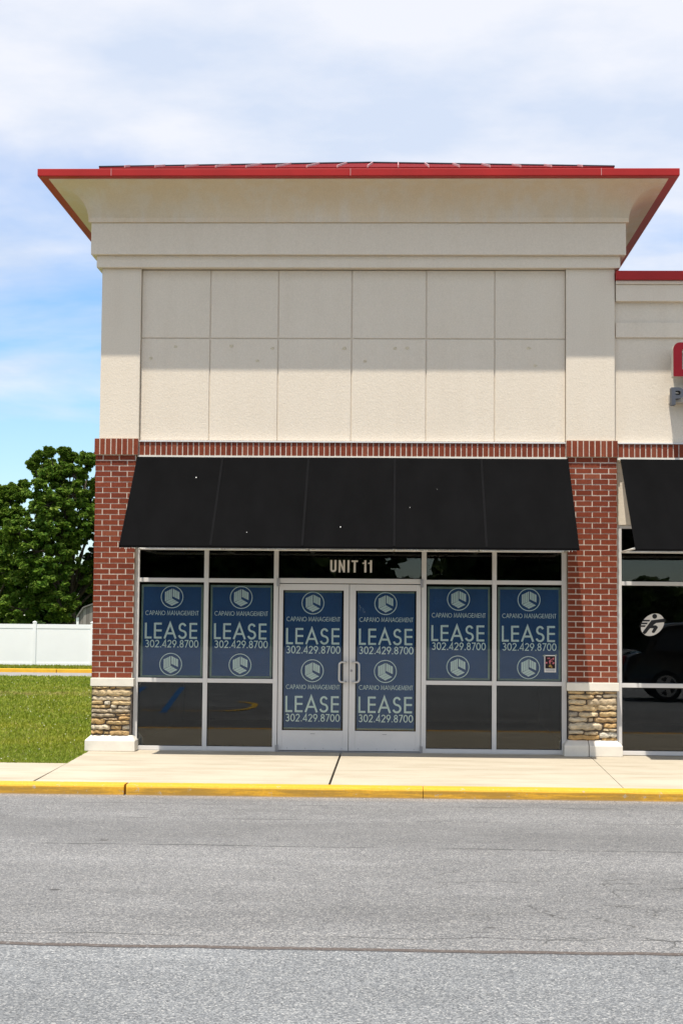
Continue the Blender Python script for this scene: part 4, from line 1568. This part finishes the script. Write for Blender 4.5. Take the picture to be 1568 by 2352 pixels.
# ------------------------------------------------------------------ trees
def leaf_cloud(clumps, per, size, rng):
    """clumps: array of x, y, z, r. returns vertices and faces of folded leaf blades"""
    C_ = np.repeat(clumps, per, axis=0)
    n = len(C_)
    d = rng.normal(0, 1, (n, 3))
    d /= np.linalg.norm(d, axis=1)[:, None]
    rad = rng.random(n) ** 0.45
    pos = C_[:, :3] + d * (rad * C_[:, 3])[:, None] * np.array([1, 1, .62])
    nrm = rng.normal(0, .55, (n, 3)) + d * .35 + np.array([0, -.1, .75])
    nrm /= np.linalg.norm(nrm, axis=1)[:, None]
    t1 = np.cross(nrm, rng.normal(0, 1, (n, 3)))
    t1 /= np.linalg.norm(t1, axis=1)[:, None]
    t2 = np.cross(nrm, t1)
    s = rng.uniform(.6, 1.25, n)[:, None] * size
    fold = nrm * s * .22
    v = np.stack([pos - t1 * s, pos + t2 * s * .62 + fold, pos + t1 * s, pos - t2 * s * .62 + fold], 1).reshape(-1, 3)
    i = np.arange(n)[:, None] * 4
    f = np.concatenate([i + np.array([[0, 3, 2]]), i + np.array([[0, 2, 1]])], 0)
    return v, f


def tree(label, lobes, base, depth, per, size, leaf, seed, nclump=26, name='maple_tree', fork=2.6, flat=1.0):
    rng = np.random.default_rng(seed)
    rr = random.Random(seed)
    T = thing(name, label, 'tree', base)
    base_v = Vector(base)
    cl = []
    limbs = MB()
    zs = [l[1] for l in lobes]
    zf = base_v.z + fork
    topz = max(zs)
    cx = sum(l[0] for l in lobes) / len(lobes)
    trunk_top = Vector((cx * .5 + base_v.x * .5, base_v.y, base_v.z + (topz - base_v.z) * .72))
    mid = [base_v + Vector((0, 0, -.2)), base_v + Vector((0.03, 0, 1.0)), base_v + Vector((.1, .05, fork)),
           base_v.lerp(trunk_top, .75) + Vector((rr.uniform(-.2, .2), .1, 0)), trunk_top]
    limbs.tube(mid, [.24, .19, .16, .10, .04], 9)
    for lobe in lobes:
        lx, lz, lr = lobe[:3]
        dd = lobe[3] if len(lobe) > 3 else rr.uniform(-1, 1) * depth * (1 - .35 * abs(lz - (topz + zf) / 2) / max(1, (topz - zf)))
        c = np.array([lx, base_v.y + dd, lz])
        s_t = min(.9, max(.30, (lz - base_v.z) / (topz - base_v.z) * .62))
        st = base_v.lerp(trunk_top, s_t)
        en = Vector(c.tolist())
        m1 = st.lerp(en, .5) + Vector((rr.uniform(-.2, .2), rr.uniform(-.2, .2), rr.uniform(0, .35)))
        limbs.tube([st, m1, en], [.085, .055, .02], 6)
        for k in range(nclump):
            d = rng.normal(0, 1, 3)
            d /= np.linalg.norm(d)
            q = c + d * lr * (0.35 + .72 * rng.random() ** .6) * np.array([1, 1.15, .95])
            r = lr * rng.uniform(.14, .30)
            cl.append((q[0], q[1], q[2], r))
            if k % 3 == 0:
                limbs.tube([en, Vector(q.tolist())], [.018, .007], 5, False)
    cl = np.array(cl)
    v, f = leaf_cloud(cl, per, size, rng)
    off = np.array(base)
    me = mesh_from('crown', (v - off).tolist(), f.tolist(), leaf)
    o = bpy.data.objects.new('crown', me)
    S.collection.objects.link(o)
    o.parent = T
    obj('trunk', limbs, M['bark'], T, smooth=True)
    return T


GR = 'trees behind the white fence'
L1 = [(-15.95, 8.15, 0.62), (-15.30, 8.45, 0.55), (-14.85, 7.95, 0.5), (-14.25, 7.75, .6), (-13.72, 8.45, 0.42), (-13.75, 7.0, 0.8), (-15.45, 7.2, 0.95),
      (-14.6, 6.3, 1.1), (-16.2, 5.95, 0.8), (-13.45, 5.85, .8), (-16.65, 4.7, .95), (-15.4, 4.85, 1.0), (-16.1, 3.2, 1.1), (-17.0, 3.3, 0.9),
      (-15.25, 2.3, 0.85), (-16.6, 1.9, 0.8), (-13.0, 7.4, 1.0), (-12.4, 6.0, 1.2), (-12.2, 4.6, 1.0), (-14.9, 5.5, .85, -1.9), (-14.7, 4.2, .8, -1.9), (-15.1, 3.3, .9, -2.0), (-14.6, 2.0, .75, -1.9), (-16.1, 6.9, .6), (-15.3, 6.5, .8, -1.9), (-14.3, 6.9, .75, -1.7), (-15.6, 4.4, .9, -2.2), (-14.2, 5.2, .7, -1.5),
      (-15.95, 8.75, .26), (-15.55, 8.95, .24), (-15.0, 9.0, .26), (-14.75, 8.85, .22), (-13.55, 8.95, .22), (-13.9, 8.7, .26), (-16.25, 8.4, .25), (-16.5, 5.2, .8, -2.0), (-13.35, 4.5, .75), (-13.1, 3.5, .9), (-13.9, 3.4, .5, 1.0), (-13.2, 5.2, .7)]
tree('tall leafy maple behind the white fence, nearest the brick corner', L1, (-14.6, 52, -0.4), 1.9, 66, .105, M['leaf'], 21, 40)['group'] = GR
L2 = [(-18.55, 7.25, 0.55), (-17.75, 7.2, 0.5), (-18.1, 6.6, .75), (-19.1, 6.4, 1.1), (-17.6, 6.2, .6), (-18.4, 5.5, 1.1), (-19.7, 7.3, 0.9), (-19.4, 3.9, 1.4),
      (-18.2, 4.0, 1.0), (-19.9, 5.5, 1.1), (-20.6, 6.2, 1.0), (-18.3, 2.2, 1.0), (-18.9, 7.7, .3), (-17.6, 7.75, .25), (-18.2, 7.6, .25), (-17.5, 7.3, .3), (-18.3, 4.9, 1.0, -1.9), (-17.6, 3.6, .9, -1.9)]
tree('rounded maple behind the white fence, cut off by the left photo edge', L2, (-19.3, 55, -0.4), 1.8, 62, .108, M['leaf'], 22, 38)['group'] = GR
L3 = [(-16.0, 2.1, 0.9), (-16.7, 1.9, 0.9), (-18.0, 1.9, 1.0), (-19.6, 1.9, 1.1), (-15.3, 2.4, 0.9), (-14.5, 2.7, 1.1), (-17.2, 3.0, 1.0), (-20.7, 2.4, 1.1), (-13.7, 2.2, 1.2),
      (-18.8, 3.4, 1.1), (-15.8, 3.4, .7), (-17.3, 1.2, .9), (-16.2, 1.1, .8), (-18.5, 1.1, .9), (-19.8, 1.1, .9), (-15.1, 1.2, .8), (-17.9, 2.6, .8)]
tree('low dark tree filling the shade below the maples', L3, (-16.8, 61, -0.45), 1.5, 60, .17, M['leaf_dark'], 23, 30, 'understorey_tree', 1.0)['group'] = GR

# wooded edge across the car park, seen mirrored in the glass
rng = np.random.default_rng(77)
cl = []
for k in range(2300):
    x = rng.uniform(-62, 62)
    top_ = 11.0 + 1.8 * math.sin(x * .31) + 1.2 * math.sin(x * .9 + 1)
    if -1.2 < x < 3.2:
        top_ = 3.5 + .6 * math.sin(x * 3)
    if 12.5 < x < 24:
        top_ = 3.4 + .6 * math.sin(x * 2.1)
    z = rng.uniform(0, 1) * top_
    cl.append((x, -80 + rng.uniform(-4, 3), z, rng.uniform(1.1, 1.8) * (.6 if top_ < 6.5 else 1)))
for k in range(1500):
    x = rng.uniform(-70, 70)
    top_ = 10.5 + 1.5 * math.sin(x * .27 + 2)
    if -1.6 < x < 3.6:
        top_ = 3.0
    if 12.2 < x < 25:
        top_ = 3.0
    cl.append((x, -87 + rng.uniform(-2, 2), rng.uniform(0, 1) * top_, rng.uniform(1.2, 1.8) * (.6 if top_ < 6.5 else 1)))
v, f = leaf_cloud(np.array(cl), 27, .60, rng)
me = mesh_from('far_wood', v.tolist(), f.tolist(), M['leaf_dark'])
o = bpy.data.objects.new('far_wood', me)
S.collection.objects.link(o)
tag(o, 'wooded edge across the car park opposite the shops', 'wood', None, 'stuff')
mb = MB()
mb.box(-70, 70, -79, -77.5, -0.3, 0.0)
struct('verge', mb, M['lawn'])

# ------------------------------------------------------------------ parked cars out in the lot (mirrored in the glass)
def car(label, loc, rot, paint):
    C = thing('parked_car', label, 'car', (0, 0, 0), 'cars parked in the lot facing the shops')
    prof = [(-2.30, .34), (-2.34, .62), (-2.26, .95), (-2.02, 1.05), (-1.85, 1.06), (-1.62, 1.52), (-1.30, 1.68), (0.2, 1.72), (.55, 1.66), (1.20, 1.12),
            (2.05, .98), (2.28, .82), (2.33, .52), (2.28, .30)]
    mb = MB()
    secs = [(-.88, .93), (-.93, .97), (-.80, 1.0), (0, 1.01), (.80, 1.0), (.93, .97), (.88, .93)]
    n = len(prof)
    for (yy, sc_) in secs:
        for (xx, zz) in prof:
            y_ = yy * (1 - .22 * max(0, zz - 1.0) / .7) if abs(yy) > .5 else yy
            mb.v.append((xx * (sc_ if abs(xx) > 1.9 else 1), y_, .30 + (zz - .30) * (sc_ if zz > 1.3 else 1)))
    for i in range(len(secs) - 1):
        for k in range(n):
            j = (k + 1) % n
            mb.f.append((i * n + k, i * n + j, (i + 1) * n + j, (i + 1) * n + k))
    mb.f += [tuple(range(n - 1, -1, -1)), tuple((len(secs) - 1) * n + k for k in range(n))]
    obj('body', mb, paint, C, 0.03, True)
    for s in (-1, 1):
        mb = MB()
        for pts in ([(-1.70, 1.10), (-1.48, 1.50), (-.70, 1.58), (-.70, 1.10)], [(-.62, 1.10), (-.62, 1.58), (.12, 1.60), (.28, 1.10)], [(.36, 1.10), (.20, 1.59), (.45, 1.56), (1.05, 1.12)]):
            mb.poly([(a, s * (.945 - .19 * (z - 1.0) / .7), z) for a, z in pts])
        obj('side_window', mb, M['car_glass'], C)
        mb = MB()
        mb.box(-2.36, -2.20, s * .62 - .13, s * .62 + .13, .80, .98)
        obj('tail_light', mb, M['tail'], C, 0.01)
        mb = MB()
        mb.box(2.20, 2.345, s * .66 - .16, s * .66 + .16, .70, .84)
        obj('headlight', mb, M['flyer_white'], C, 0.02)
    mb = MB()
    mb.poly([(-1.90, -.72, 1.10), (-1.90, .72, 1.10), (-1.64, .62, 1.54), (-1.64, -.62, 1.54)])
    mb.poly([(.64, -.66, 1.63), (.64, .66, 1.63), (1.21, .74, 1.15), (1.21, -.74, 1.15)])
    obj('windscreen', mb, M['car_glass'], C)
    for wx in (-1.40, 1.42):
        for s in (-1, 1):
            mb = MB()
            y0, y1 = s * .70, s * .93
            mb.tube([(wx, y0, .34), (wx, y1 - s * .03, .34), (wx, y1, .34)], [.34, .34, .31], 22)
            w_ = obj('wheel', mb, M['rubber'], C)
            mb = MB()
            for k in range(5):
                a = 2 * math.pi * k / 5
                mb.prism_y([(wx + .05 * math.cos(a + 1.4), .34 + .05 * math.sin(a + 1.4)), (wx + .05 * math.cos(a - 1.4), .34 + .05 * math.sin(a - 1.4)),
                            (wx + .20 * math.cos(a - .25), .34 + .20 * math.sin(a - .25)), (wx + .20 * math.cos(a + .25), .34 + .20 * math.sin(a + .25))], y1 + s * .004, y1 + s * .012)
            mb.stroke([(wx + .215 * math.cos(a), .34 + .215 * math.sin(a)) for a in np.linspace(0, 6.28, 25)[:-1]], .02, y1 + s * .010, closed=True)
            obj('rim', mb, M['steel'], w_)
    C.location = loc
    C.rotation_euler = (0, 0, rot)
    return C


car('black hatchback parked side-on in the lot right of the camera', (7.3, -15.9, -0.1), R(3), M['car_black'])
car('silver hatchback parked farther back in the lot left of the camera', (-9.5, -33.0, -0.1), R(82), M['car_silver'])
